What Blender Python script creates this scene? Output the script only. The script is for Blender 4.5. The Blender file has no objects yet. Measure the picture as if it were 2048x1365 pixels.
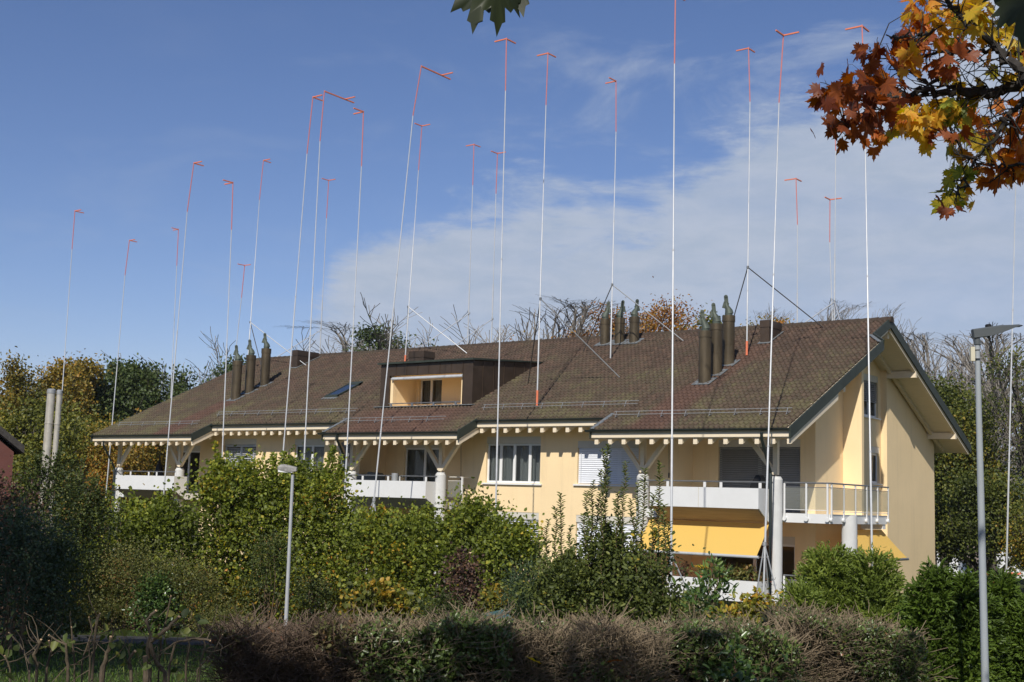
import bpy, math, random
import numpy as np
from mathutils import Vector, Matrix

# ------------------------------------------------------------------ camera, light, exposure
# World axes = axes of the house: X along the ridge, Y into the house, Z up. The eye is the origin.
F_PX, PITCH, ROLL, YAW = 2536.44, math.radians(7.16), math.radians(1.79), math.radians(37.83)
W0, H0 = 2048.0, 1365.0
A = np.array
FWH = A([-math.sin(YAW), math.cos(YAW), 0.0])
RTH = A([math.cos(YAW), math.sin(YAW), 0.0])
UPV = A([0.0, 0.0, 1.0])
FW = FWH * math.cos(PITCH) + UPV * math.sin(PITCH)
_U0 = UPV * math.cos(PITCH) - FWH * math.sin(PITCH)
RT = RTH * math.cos(ROLL) + _U0 * math.sin(ROLL)
UP = _U0 * math.cos(ROLL) - RTH * math.sin(ROLL)

scene = bpy.context.scene
COL = scene.collection
cd = bpy.data.cameras.new('camera')
cam = bpy.data.objects.new('camera', cd)
COL.objects.link(cam)
cam.matrix_world = Matrix(((RT[0], UP[0], -FW[0], 0), (RT[1], UP[1], -FW[1], 0), (RT[2], UP[2], -FW[2], 0), (0, 0, 0, 1)))
cd.sensor_width = 36
cd.lens = F_PX / W0 * 36
cd.clip_start = 0.1
cd.clip_end = 9000
scene.camera = cam

SUN_L = A([-.40, 1.0, -.90]); SUN_L = SUN_L / np.linalg.norm(SUN_L)
SUN_EL = math.asin(-SUN_L[2]); SUN_ROT = math.atan2(-SUN_L[0], -SUN_L[1])
sd = bpy.data.lights.new('sun', 'SUN')
sd.energy = 3.95; sd.angle = math.radians(.53); sd.color = (1.0, .95, .86)
sun = bpy.data.objects.new('sun', sd); COL.objects.link(sun)
sun.rotation_euler = Vector(SUN_L).to_track_quat('-Z', 'Y').to_euler()
sun.location = (0, -20, 40)

SKY_K = 0.074
world = bpy.data.worlds.new('World'); scene.world = world
world.use_nodes = True
nt = world.node_tree; nt.nodes.clear()


def N(t, typ, **kw):
    n = t.nodes.new(typ)
    for k, v in kw.items():
        if k.startswith('i_'):
            k2 = k[2:]
            k2 = int(k2) if k2.isdigit() else k2.replace('_', ' ')
            n.inputs[k2].default_value = v
        else:
            setattr(n, k, v)
    return n


def math_n(t, op, a, b=None, c=None, clamp=False):
    n = t.nodes.new('ShaderNodeMath'); n.operation = op; n.use_clamp = clamp
    for i, v in enumerate((a, b, c)):
        if v is None: continue
        if isinstance(v, (int, float)): n.inputs[i].default_value = v
        else: t.links.new(v, n.inputs[i])
    return n.outputs[0]


def maprange(t, v, a, b, c=0., d=1., smooth=True):
    n = t.nodes.new('ShaderNodeMapRange')
    n.interpolation_type = 'SMOOTHSTEP' if smooth else 'LINEAR'
    t.links.new(v, n.inputs[0])
    for i, x in enumerate((a, b, c, d)): n.inputs[i + 1].default_value = x
    return n.outputs[0]


def ramp(t, v, stops, mode='LINEAR'):
    n = t.nodes.new('ShaderNodeValToRGB'); cr = n.color_ramp; cr.interpolation = mode
    while len(cr.elements) > 1: cr.elements.remove(cr.elements[-1])
    for i, (p, c) in enumerate(stops):
        e = cr.elements[0] if i == 0 else cr.elements.new(p)
        e.position = p; e.color = (*c, 1) if len(c) == 3 else c
    t.links.new(v, n.inputs[0])
    return n.outputs[0]


def build_world():
    t = nt
    sky = N(t, 'ShaderNodeTexSky', sky_type='NISHITA', sun_disc=False)
    sky.sun_elevation = SUN_EL; sky.sun_rotation = SUN_ROT
    sky.altitude = 500; sky.air_density = 1.0; sky.dust_density = 0.25; sky.ozone_density = 3.2
    tc = N(t, 'ShaderNodeTexCoord')
    def dot(v):
        n = N(t, 'ShaderNodeVectorMath', operation='DOT_PRODUCT'); n.inputs[1].default_value = tuple(v)
        t.links.new(tc.outputs['Generated'], n.inputs[0]); return n.outputs['Value']
    az = math_n(t, 'ARCTAN2', dot(RTH), dot(FWH))
    el = math_n(t, 'ARCSINE', dot(UPV))
    # cloud bank: its upper edge as an elevation that depends on the azimuth
    azn = maprange(t, az, -.5, .5, 0, 1, False)
    edge = ramp(t, azn, [(0.0, (.02,) * 3), (.31, (.06,) * 3), (.355, (.165,) * 3), (.40, (.20,) * 3), (.47, (.228,) * 3), (.60, (.238,) * 3), (.65, (.272,) * 3), (.74, (.305,) * 3), (.85, (.37,) * 3), (1.0, (.42,) * 3)])
    cmb = N(t, 'ShaderNodeCombineXYZ')
    t.links.new(math_n(t, 'MULTIPLY', az, 1.0), cmb.inputs[0]); t.links.new(math_n(t, 'MULTIPLY', el, 3.0), cmb.inputs[1])
    def noise(scale, det, rough, dist=0., off=0.):
        mp = N(t, 'ShaderNodeMapping'); mp.inputs['Location'].default_value = (off, off * .7, 0)
        mp.inputs['Rotation'].default_value = (0, 0, .12)
        t.links.new(cmb.outputs[0], mp.inputs[0])
        n = N(t, 'ShaderNodeTexNoise'); n.inputs['Scale'].default_value = scale; n.inputs['Detail'].default_value = det
        n.inputs['Roughness'].default_value = rough; n.inputs['Distortion'].default_value = dist
        t.links.new(mp.outputs[0], n.inputs[0]); return n.outputs[0]
    n1 = noise(7, 9, .62, .4, 3.1); n2 = noise(3.2, 7, .55, .2, 9.3); n3 = noise(18, 8, .65, .3, 1.7)
    d = math_n(t, 'SUBTRACT', edge, el)
    d2 = math_n(t, 'ADD', d, math_n(t, 'MULTIPLY', math_n(t, 'SUBTRACT', n1, .5), .16))
    d2 = math_n(t, 'ADD', d2, math_n(t, 'MULTIPLY', math_n(t, 'SUBTRACT', n3, .5), .05))
    bank = maprange(t, d2, -.022, .022)
    body = maprange(t, n2, .28, .6, .72, 1.0)
    bank = math_n(t, 'MULTIPLY', bank, body)
    wisp = maprange(t, n2, .55, .80, 0, .34)
    wlow = maprange(t, el, .02, .30, .8, .25)
    wisp = math_n(t, 'MULTIPLY', wisp, wlow)
    wisp2 = math_n(t, 'MULTIPLY', maprange(t, noise(5, 8, .6, .5, 22.5), .52, .72, 0, .75), maprange(t, az, -.1, .2, .15, 1))
    m = math_n(t, 'MAXIMUM', bank, math_n(t, 'MAXIMUM', wisp, wisp2))
    m = math_n(t, 'MULTIPLY', m, .93, clamp=True)
    hz = maprange(t, el, 0.0, .12, .35, 0)          # the pale air low over the horizon
    m = math_n(t, 'MAXIMUM', m, hz)
    shade = maprange(t, n3, .3, .7, 0, 1)
    cc = N(t, 'ShaderNodeMix', data_type='RGBA')
    cc.inputs[6].default_value = tuple(x / SKY_K for x in (.36, .42, .52)) + (1,)
    cc.inputs[7].default_value = tuple(x / SKY_K for x in (.43, .475, .56)) + (1,)
    t.links.new(shade, cc.inputs[0])
    hs = N(t, 'ShaderNodeHueSaturation'); hs.inputs['Saturation'].default_value = 1.10; t.links.new(sky.outputs[0], hs.inputs['Color'])
    mx = N(t, 'ShaderNodeMix', data_type='RGBA')
    ml = N(t, 'ShaderNodeMix', data_type='RGBA', blend_type='MULTIPLY'); ml.inputs[0].default_value = 1; ml.inputs[7].default_value = (1.14, 1.01, 1.13, 1); t.links.new(hs.outputs[0], ml.inputs[6])
    t.links.new(m, mx.inputs[0]); t.links.new(ml.outputs[2], mx.inputs[6]); t.links.new(cc.outputs[2], mx.inputs[7])
    bg = N(t, 'ShaderNodeBackground'); bg.inputs[1].default_value = SKY_K
    t.links.new(mx.outputs[2], bg.inputs[0])
    out = N(t, 'ShaderNodeOutputWorld'); t.links.new(bg.outputs[0], out.inputs[0])


build_world()
vs = scene.view_settings
vs.view_transform = 'Standard'; vs.look = 'None'; vs.gamma = 1; vs.exposure = 0.22
scene.cycles.max_bounces = 6
scene.cycles.transparent_max_bounces = 8

# ------------------------------------------------------------------ small helpers
def ray(x, y): return FW + RT * ((x - W0 / 2) / F_PX) - UP * ((y - H0 / 2) / F_PX)
def on(x, y, ax, c):
    r = ray(x, y); return r * c / r['XYZ'.index(ax)]
def atd(x, y, d): return ray(x, y) * d
EAVE0, SLOPE = A([-17.65, 37.3, 2.57]), .473
def rp(x, y, dz=0.):
    r = ray(x, y); return r * ((EAVE0[2] + dz - SLOPE * EAVE0[1]) / (r[2] - SLOPE * r[1]))
def roofz(Y): return EAVE0[2] + SLOPE * (Y - EAVE0[1])
GP = [(-60, -1.65), (3, -1.65), (8, -2.05), (14, -2.55), (22, -3.02), (30, -3.38), (38, -3.5), (75, -3.6), (120, -6), (250, -13), (900, -20), (6000, -20)]
def gz(p):
    d = p[0] * FWH[0] + p[1] * FWH[1]
    return float(np.interp(d, [a for a, b in GP], [b for a, b in GP]))
def gpos(px, d, dz=0.):
    """a point of the ground at depth d under the picture column px"""
    s = (px - W0 / 2) / F_PX * d
    p = FWH * d + RTH * s
    for _ in range(4):
        z = gz(p)
        v = A([p[0], p[1], z]); dd = v @ FW; xx = W0 / 2 + F_PX * (v @ RT) / dd
        p = p + RTH * (px - xx) / F_PX * d
    return A([p[0], p[1], gz(p) + dz])


def tag(o, label=None, cat=None, group=None, kind=None):
    if label: o['label'] = label
    if cat: o['category'] = cat
    if group: o['group'] = group
    if kind: o['kind'] = kind
    return o


def empty(name, loc, label, cat, group=None):
    o = bpy.data.objects.new(name, None); COL.objects.link(o)
    o.location = tuple(loc); o.empty_display_size = .2
    tag(o, label, cat, group)
    return o


def world_loc(o):
    v = Vector((0, 0, 0))
    while o is not None:
        v = v + o.location; o = o.parent
    return v


class MB:
    def __init__(s): s.v = []; s.f = []; s.mi = []; s.cur = 0
    def add(s, vs, fs):
        b = len(s.v); s.v.extend([tuple(map(float, q)) for q in vs])
        for f in fs: s.f.append(tuple(b + i for i in f)); s.mi.append(s.cur)
        return s
    def box(s, lo, hi):
        x0, y0, z0 = lo; x1, y1, z1 = hi
        return s.add([(x0, y0, z0), (x1, y0, z0), (x1, y1, z0), (x0, y1, z0), (x0, y0, z1), (x1, y0, z1), (x1, y1, z1), (x0, y1, z1)],
                     [(0, 3, 2, 1), (4, 5, 6, 7), (0, 1, 5, 4), (1, 2, 6, 5), (2, 3, 7, 6), (3, 0, 4, 7)])
    def bar(s, a, b, w, h, up=(0, 0, 1)):
        a = A(a, ) * 1.0; b = A(b) * 1.0; d = (b - a); d = d / np.linalg.norm(d)
        u = A(up) * 1.0; sdv = np.cross(d, u); sdv = sdv / np.linalg.norm(sdv); u = np.cross(sdv, d)
        c = [(-w / 2, -h / 2), (w / 2, -h / 2), (w / 2, h / 2), (-w / 2, h / 2)]
        vs = [a + sdv * i + u * j for i, j in c] + [b + sdv * i + u * j for i, j in c]
        return s.add(vs, [(3, 2, 1, 0), (4, 5, 6, 7), (0, 1, 5, 4), (1, 2, 6, 5), (2, 3, 7, 6), (3, 0, 4, 7)])
    def tube(s, pts, rad, n=8, caps=True):
        pts = [A(p) * 1.0 for p in pts]
        if isinstance(rad, (int, float)): rad = [rad] * len(pts)
        base = []; prev = None
        for i, p in enumerate(pts):
            d = pts[min(i + 1, len(pts) - 1)] - pts[max(i - 1, 0)]; d = d / (np.linalg.norm(d) + 1e-9)
            if prev is None:
                h = A([1., 0, 0]) if abs(d[0]) < .8 else A([0, 1., 0])
            else: h = prev
            e1 = h - d * (h @ d); e1 = e1 / (np.linalg.norm(e1) + 1e-9); prev = e1; e2 = np.cross(d, e1)
            for k in range(n):
                a = 2 * math.pi * k / n; base.append(p + (e1 * math.cos(a) + e2 * math.sin(a)) * rad[i])
        fs = []
        for i in range(len(pts) - 1):
            for k in range(n):
                k2 = (k + 1) % n; fs.append((i * n + k, i * n + k2, (i + 1) * n + k2, (i + 1) * n + k))
        if caps: fs.append(tuple(range(n))[::-1]); fs.append(tuple((len(pts) - 1) * n + k for k in range(n)))
        return s.add(base, fs)
    def prism(s, poly, axis, a, b):
        """poly in the two other axes, extruded along axis from a to b"""
        n = len(poly); vs = []
        for c in (a, b):
            for q in poly:
                p = list(q); p.insert(axis, c); vs.append(p)
        fs = [tuple(range(n))[::-1], tuple(range(n, 2 * n))] + [(i, (i + 1) % n, n + (i + 1) % n, n + i) for i in range(n)]
        return s.add(vs, fs)
    def build(s, name, mat, parent=None, smooth=False):
        me = bpy.data.meshes.new(name)
        off = world_loc(parent) if parent is not None else Vector((0, 0, 0))
        vs = A(s.v)
        if parent is None and len(vs):
            off = Vector((float((vs[:, 0].min() + vs[:, 0].max()) / 2), float((vs[:, 1].min() + vs[:, 1].max()) / 2), float(vs[:, 2].min())))
        me.from_pydata([tuple(q) for q in (vs - A(off))], [], s.f)
        mats = mat if isinstance(mat, (list, tuple)) else [mat]
        for m_ in mats: me.materials.append(m_)
        if len(mats) > 1: me.polygons.foreach_set('material_index', s.mi)
        if smooth is True: me.polygons.foreach_set('use_smooth', [True] * len(s.f))
        bm_fix(me)
        o = bpy.data.objects.new(name, me); COL.objects.link(o)
        if parent is not None: o.parent = parent
        else: o.location = off
        if smooth == 'auto':
            me.polygons.foreach_set('use_smooth', [True] * len(me.polygons))
            me.set_sharp_from_angle(angle=math.radians(40))
        return o


def bm_fix(me):
    import bmesh
    if len(me.polygons) > 20000: return
    bm = bmesh.new(); bm.from_mesh(me)
    bmesh.ops.recalc_face_normals(bm, faces=bm.faces)
    bm.to_mesh(me); bm.free()


# ------------------------------------------------------------------ materials
def newmat(name):
    m = bpy.data.materials.new(name); m.use_nodes = True
    t = m.node_tree; b = t.nodes['Principled BSDF']
    return m, t, b


def pmat(name, col, rough=.7, var=.12, scale=3., metal=0., bump=0., bscale=60., spec=.4, dirt=0., stretch=(1, 1, 1)):
    m, t, b = newmat(name)
    tc = N(t, 'ShaderNodeTexCoord')
    mp = N(t, 'ShaderNodeMapping'); mp.inputs['Scale'].default_value = stretch
    t.links.new(tc.outputs['Object'], mp.inputs[0])
    n = N(t, 'ShaderNodeTexNoise'); n.inputs['Scale'].default_value = scale; n.inputs['Detail'].default_value = 6; n.inputs['Roughness'].default_value = .65
    t.links.new(mp.outputs[0], n.inputs[0])
    c0 = tuple(max(0, x * (1 - var)) for x in col); c1 = tuple(min(1, x * (1 + var)) for x in col)
    st = [(.3, c0), (.7, c1)]
    if dirt: st = [(.22, tuple(x * (1 - dirt) for x in col)), (.42, c0), (.75, c1)]
    t.links.new(ramp(t, n.outputs[0], st), b.inputs['Base Color'])
    b.inputs['Roughness'].default_value = rough; b.inputs['Metallic'].default_value = metal
    b.inputs['Specular IOR Level'].default_value = spec
    if bump:
        n2 = N(t, 'ShaderNodeTexNoise'); n2.inputs['Scale'].default_value = bscale; n2.inputs['Detail'].default_value = 4
        t.links.new(tc.outputs['Object'], n2.inputs[0])
        bp = N(t, 'ShaderNodeBump'); bp.inputs['Strength'].default_value = bump; bp.inputs['Distance'].default_value = .01
        t.links.new(n2.outputs[0], bp.inputs['Height']); t.links.new(bp.outputs[0], b.inputs['Normal'])
    return m


def leafmat(name, stops, trans=.35, rough=.5, spec=.35):
    """colour runs over the per-leaf attribute 'tint' (0..1)"""
    m, t, b = newmat(name)
    at = N(t, 'ShaderNodeAttribute'); at.attribute_name = 'tint'
    c = ramp(t, at.outputs['Fac'], [(p_, tuple(min(.75, x * 1.18) for x in c_)) for p_, c_ in stops])
    t.links.new(c, b.inputs['Base Color']); b.inputs['Roughness'].default_value = rough
    b.inputs['Specular IOR Level'].default_value = spec
    tr = N(t, 'ShaderNodeBsdfTranslucent')
    hs = N(t, 'ShaderNodeHueSaturation'); hs.inputs['Value'].default_value = 1.3; hs.inputs['Saturation'].default_value = 1.1
    t.links.new(c, hs.inputs['Color']); t.links.new(hs.outputs[0], tr.inputs[0])
    mx = N(t, 'ShaderNodeMixShader'); mx.inputs[0].default_value = trans
    t.links.new(b.outputs[0], mx.inputs[1]); t.links.new(tr.outputs[0], mx.inputs[2])
    t.links.new(mx.outputs[0], t.nodes['Material Output'].inputs[0])
    return m


M = {}
M['stucco'] = pmat('yellow_stucco', (.86, .668, .405), .9, .035, .8, bump=.35, bscale=90, spec=.15)
M['white'] = pmat('white_paint', (.70, .70, .69), .55, .03, 2, dirt=.06)
M['concrete'] = pmat('painted_concrete', (.60, .60, .585), .8, .06, 3, bump=.15, dirt=.10)
M['cream'] = pmat('cream_painted_wood', (.80, .68, .50), .6, .05, 2.5, dirt=.10, stretch=(1, 6, 6))
M['darkmetal'] = pmat('dark_copper_sheet', (.036, .044, .034), .55, .22, 1.6, spec=.3)
M['gutter'] = pmat('dark_gutter', (.035, .045, .042), .35, .2, 3, metal=.4)
M['copper'] = pmat('brown_copper_sheet', (.075, .052, .036), .45, .25, 1.3, metal=.4)
M['chim'] = pmat('weathered_copper_pipe', (.095, .072, .042), .5, .32, 2.3, metal=.35, dirt=.3, stretch=(1, 1, .35))
M['cowl'] = pmat('patinated_cowl', (.075, .09, .070), .6, .35, 5, metal=.2)
M['lead'] = pmat('lead_flashing', (.19, .205, .21), .6, .25, 6, metal=.3)
M['galv'] = pmat('galvanised_steel', (.34, .35, .355), .5, .12, 8, metal=.3)
M['alu'] = pmat('pale_aluminium', (.50, .51, .52), .45, .10, 4, metal=.15)
M['polegrey'] = pmat('grey_pole_paint', (.36, .39, .41), .45, .08, 2, dirt=.15, stretch=(3, 3, .4))
M['orange'] = pmat('signal_orange_paint', (.72, .20, .10), .5, .08, 10)
M['redpole'] = pmat('faded_red_paint', (.55, .17, .145), .5, .08, 10)
M['darkstrut'] = pmat('dark_steel_strut', (.10, .095, .09), .5, .1, 5, metal=.4)
M['railgrey'] = pmat('grey_handrail', (.20, .21, .22), .4, .1, 3, metal=.5)
M['frame'] = pmat('white_window_frame', (.76, .76, .75), .4, .02, 2)
M['box'] = pmat('beige_shutter_box', (.60, .57, .50), .5, .04, 2)
M['slatwhite'] = pmat('white_blind_slats', (.74, .76, .80), .42, .03, 3)
M['slatgrey'] = pmat('grey_blind_slats', (.27, .275, .28), .45, .05, 3)
M['soffit'] = pmat('brown_soffit_boards', (.33, .25, .19), .7, .18, 1.5, stretch=(.6, 6, 6))
M['soffitgrey'] = pmat('grey_soffit_boards', (.22, .23, .235), .6, .1, 1.5, stretch=(.6, 6, 6))
M['black'] = pmat('black_plastic', (.012, .012, .013), .45, .1, 4)
M['brownred'] = pmat('brown_red_wall', (.10, .035, .028), .85, .12, 2, bump=.3)
M['asphalt'] = pmat('asphalt', (.040, .039, .038), .9, .2, 8, bump=.5, bscale=120)
M['bark'] = pmat('grey_bark', (.105, .09, .072), .9, .35, 6, bump=.6, bscale=25, dirt=.4)
M['barkdark'] = pmat('dark_bark', (.035, .031, .028), .9, .4, 9, bump=.6, bscale=30)
M['baretwig'] = pmat('pale_bare_twigs', (.20, .18, .155), .9, .3, 4)
M['stem'] = pmat('shrub_stems', (.14, .095, .055), .85, .3, 6)
M['cutwood'] = pmat('cut_wood', (.58, .39, .22), .8, .15, 15)
M['prunebark'] = pmat('pruned_branch_bark', (.105, .078, .048), .75, .35, 9, bump=.5, bscale=40, dirt=.4)
M['drytwig'] = pmat('dry_hedge_twigs', (.185, .14, .088), .85, .35, 5)
M['redtwig'] = pmat('dark_red_hedge_twigs', (.10, .068, .045), .8, .35, 5)
M['terracotta'] = pmat('terracotta', (.50, .16, .07), .8, .12, 8)
M['greenbox'] = pmat('dark_green_plastic', (.055, .125, .085), .42, .10, 3, dirt=.2)
M['lampgrey'] = pmat('dark_grey_lamp_housing', (.085, .095, .10), .4, .08, 4)
M['lichen'] = pmat('lichened_grey_plastic', (.30, .29, .27), .8, .35, 9, dirt=.3)
M['beige'] = pmat('beige_box_plastic', (.60, .56, .42), .6, .05, 4)
M['stainless'] = pmat('stainless_flue', (.50, .47, .41), .4, .22, 7, metal=.25, stretch=(1, 1, .5))


def mat_stucco():
    m, t, b = newmat('yellow_stucco_render')
    ge = N(t, 'ShaderNodeNewGeometry'); pos = ge.outputs['Position']
    def nz(scale, st, det=6, rough=.65):
        mp = N(t, 'ShaderNodeMapping'); mp.inputs['Scale'].default_value = st; t.links.new(pos, mp.inputs[0])
        n = N(t, 'ShaderNodeTexNoise'); n.inputs['Scale'].default_value = scale; n.inputs['Detail'].default_value = det; n.inputs['Roughness'].default_value = rough
        t.links.new(mp.outputs[0], n.inputs[0]); return n.outputs[0]
    a = maprange(t, nz(.55, (1, 1, 1)), .3, .7, -1, 1); s = maprange(t, nz(1.4, (2.2, 2.2, .12)), .52, .74, 0, 1); g = maprange(t, nz(38, (1, 1, 1), 3), .3, .7, -1, 1)
    f = math_n(t, 'ADD', math_n(t, 'MULTIPLY', a, .030), math_n(t, 'MULTIPLY', g, .035)); f = math_n(t, 'SUBTRACT', math_n(t, 'ADD', f, 1.0), math_n(t, 'MULTIPLY', s, .075))
    n = N(t, 'ShaderNodeMix', data_type='RGBA', blend_type='MULTIPLY'); n.inputs[0].default_value = 1; n.inputs[6].default_value = (.87, .672, .402, 1)
    c = N(t, 'ShaderNodeCombineColor'); [t.links.new(f, c.inputs[i]) for i in range(3)]; t.links.new(c.outputs[0], n.inputs[7]); t.links.new(n.outputs[2], b.inputs['Base Color'])
    b.inputs['Roughness'].default_value = .92; b.inputs['Specular IOR Level'].default_value = .12
    bp = N(t, 'ShaderNodeBump'); bp.inputs['Strength'].default_value = .45; bp.inputs['Distance'].default_value = .012; t.links.new(nz(60, (1, 1, 1), 4), bp.inputs['Height']); t.links.new(bp.outputs[0], b.inputs['Normal'])
    return m


M['stucco'] = mat_stucco()


def mat_glass(name, tint=(.03, .035, .035), rough=.05, alpha=1.0):
    m, t, b = newmat(name)
    b.inputs['Base Color'].default_value = (*tint, 1); b.inputs['Roughness'].default_value = rough
    b.inputs['Specular IOR Level'].default_value = .9
    if alpha < 1:
        tr = N(t, 'ShaderNodeBsdfTransparent'); tr.inputs[0].default_value = (.93, .95, .94, 1)
        mx = N(t, 'ShaderNodeMixShader'); mx.inputs[0].default_value = alpha
        t.links.new(tr.outputs[0], mx.inputs[1]); t.links.new(b.outputs[0], mx.inputs[2])
        t.links.new(mx.outputs[0], t.nodes['Material Output'].inputs[0])
    return m


M['glass'] = mat_glass('window_glass', (.02, .024, .022), .04, .35)
M['frost'] = mat_glass('frosted_balcony_glass', (.40, .37, .27), .35, .45)
M['railglass'] = mat_glass('clear_balcony_glass', (.45, .45, .40), .08, .18)
M['skyglass'] = mat_glass('roof_window_glass', (.02, .03, .05), .08)


def mat_curtain():
    m, t, b = newmat('net_curtain')
    tc = N(t, 'ShaderNodeTexCoord')
    w = N(t, 'ShaderNodeTexWave'); w.inputs['Scale'].default_value = 5; w.inputs['Distortion'].default_value = 2.5
    t.links.new(tc.outputs['Object'], w.inputs[0])
    t.links.new(ramp(t, w.outputs[1], [(0, (.34, .36, .37)), (1, (.62, .64, .64))]), b.inputs['Base Color'])
    b.inputs['Roughness'].default_value = .9
    return m
M['curtain'] = mat_curtain()


def mat_awning():
    m, t, b = newmat('yellow_awning_cloth')
    b.inputs['Base Color'].default_value = (.90, .60, .15, 1); b.inputs['Roughness'].default_value = .85
    tr = N(t, 'ShaderNodeBsdfTranslucent'); tr.inputs[0].default_value = (.9, .30, .03, 1)
    mx = N(t, 'ShaderNodeMixShader'); mx.inputs[0].default_value = .3
    t.links.new(b.outputs[0], mx.inputs[1]); t.links.new(tr.outputs[0], mx.inputs[2])
    t.links.new(mx.outputs[0], t.nodes['Material Output'].inputs[0])
    return m
M['awning'] = mat_awning()


def mat_tiles():
    m, t, b = newmat('clay_roof_tiles')
    at = N(t, 'ShaderNodeAttribute'); at.attribute_name = 'tint'
    base = ramp(t, at.outputs['Fac'], [(0, (.060, .042, .031)), (.4, (.075, .050, .037)), (.75, (.086, .056, .041)), (1, (.104, .067, .048))])
    tc = N(t, 'ShaderNodeTexCoord')
    ge = N(t, 'ShaderNodeNewGeometry')
    sp = N(t, 'ShaderNodeSeparateXYZ'); t.links.new(ge.outputs['Position'], sp.inputs[0])
    # clean reddish run-off strips below the copper chimneys, mossier towards the eaves and the left end
    def strip(xc, w):
        a = math_n(t, 'ABSOLUTE', math_n(t, 'SUBTRACT', sp.outputs[0], xc))
        return maprange(t, a, w * .6, w * 1.25, 1, 0)
    s = math_n(t, 'MAXIMUM', math_n(t, 'MULTIPLY', strip(-49.7, .75), maprange(t, sp.outputs[1], 41.0, 41.6, 1, 0)), math_n(t, 'MULTIPLY', strip(-23.1, .75), maprange(t, sp.outputs[1], 41.0, 41.6, 1, 0)))
    s = math_n(t, 'MAXIMUM', s, math_n(t, 'MULTIPLY', strip(-35.4, 3.0), maprange(t, sp.outputs[1], 39.4, 39.9, 1, 0)))
    s = math_n(t, 'MAXIMUM', s, math_n(t, 'MULTIPLY', strip(-22.7, .45), maprange(t, sp.outputs[1], 45.2, 45.6, .7, 0)))
    n1 = N(t, 'ShaderNodeTexNoise'); n1.inputs['Scale'].default_value = .55; n1.inputs['Detail'].default_value = 5
    t.links.new(ge.outputs['Position'], n1.inputs[0])
    mp = N(t, 'ShaderNodeMapping'); mp.inputs['Scale'].default_value = (11, 2.4, 2.4); t.links.new(ge.outputs['Position'], mp.inputs[0])
    n2 = N(t, 'ShaderNodeTexNoise'); n2.inputs['Scale'].default_value = 1.0; n2.inputs['Detail'].default_value = 6; n2.inputs['Roughness'].default_value = .7
    t.links.new(mp.outputs[0], n2.inputs[0])
    hgt = maprange(t, sp.outputs[1], 38.5, 47.0, .075, -.05)
    lft = maprange(t, sp.outputs[0], -55, -44, .05, 0)
    mv = math_n(t, 'ADD', math_n(t, 'ADD', math_n(t, 'MULTIPLY', n1.outputs[0], .5), math_n(t, 'MULTIPLY', n2.outputs[0], .62)), math_n(t, 'ADD', hgt, lft))
    moss = maprange(t, mv, .625, .73)
    moss = math_n(t, 'MULTIPLY', moss, math_n(t, 'SUBTRACT', 1., s))
    dirt = maprange(t, mv, .46, .68, 0, .5)
    dirt = math_n(t, 'MULTIPLY', dirt, math_n(t, 'SUBTRACT', 1., s))
    def mix(f, a, c):
        n = N(t, 'ShaderNodeMix', data_type='RGBA')
        t.links.new(f, n.inputs[0])
        for i, v in ((6, a), (7, c)):
            if isinstance(v, tuple): n.inputs[i].default_value = (*v, 1)
            else: t.links.new(v, n.inputs[i])
        return n.outputs[2]
    c = mix(dirt, base, (.085, .074, .046))
    c = mix(math_n(t, 'MULTIPLY', moss, .32), c, (.155, .150, .062))
    c = mix(math_n(t, 'MULTIPLY', s, .26), c, (.135, .062, .046))
    t.links.new(c, b.inputs['Base Color'])
    b.inputs['Roughness'].default_value = .85; b.inputs['Specular IOR Level'].default_value = .25
    return m
M['tiles'] = mat_tiles()


def mat_ground():
    m, t, b = newmat('grass_ground')
    ge = N(t, 'ShaderNodeNewGeometry')
    n = N(t, 'ShaderNodeTexNoise'); n.inputs['Scale'].default_value = .8; n.inputs['Detail'].default_value = 8; n.inputs['Roughness'].default_value = .7
    t.links.new(ge.outputs['Position'], n.inputs[0])
    t.links.new(ramp(t, n.outputs[0], [(.25, (.035, .034, .016)), (.5, (.05, .065, .02)), (.72, (.085, .08, .035))]), b.inputs['Base Color'])
    b.inputs['Roughness'].default_value = 1; b.inputs['Specular IOR Level'].default_value = .1
    n2 = N(t, 'ShaderNodeTexNoise'); n2.inputs['Scale'].default_value = 25; n2.inputs['Detail'].default_value = 5
    t.links.new(ge.outputs['Position'], n2.inputs[0])
    bp = N(t, 'ShaderNodeBump'); bp.inputs['Strength'].default_value = .8; bp.inputs['Distance'].default_value = .06
    t.links.new(n2.outputs[0], bp.inputs['Height']); t.links.new(bp.outputs[0], b.inputs['Normal'])
    return m
M['ground'] = mat_ground()


def mat_hill():
    m, t, b = newmat('forested_hill')
    ge = N(t, 'ShaderNodeNewGeometry')
    v = N(t, 'ShaderNodeTexVoronoi'); v.inputs['Scale'].default_value = .07; t.links.new(ge.outputs['Position'], v.inputs[0])
    n = N(t, 'ShaderNodeTexNoise'); n.inputs['Scale'].default_value = .006; n.inputs['Detail'].default_value = 6; t.links.new(ge.outputs['Position'], n.inputs[0])
    a = math_n(t, 'ADD', math_n(t, 'MULTIPLY', v.outputs['Color'], .35), n.outputs[0])
    t.links.new(ramp(t, a, [(.4, (.022, .036, .020)), (.62, (.035, .055, .025)), (.74, (.09, .12, .05)), (.9, (.14, .16, .07))]), b.inputs['Base Color'])
    b.inputs['Roughness'].default_value = 1
    return m
M['hill'] = mat_hill()

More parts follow.
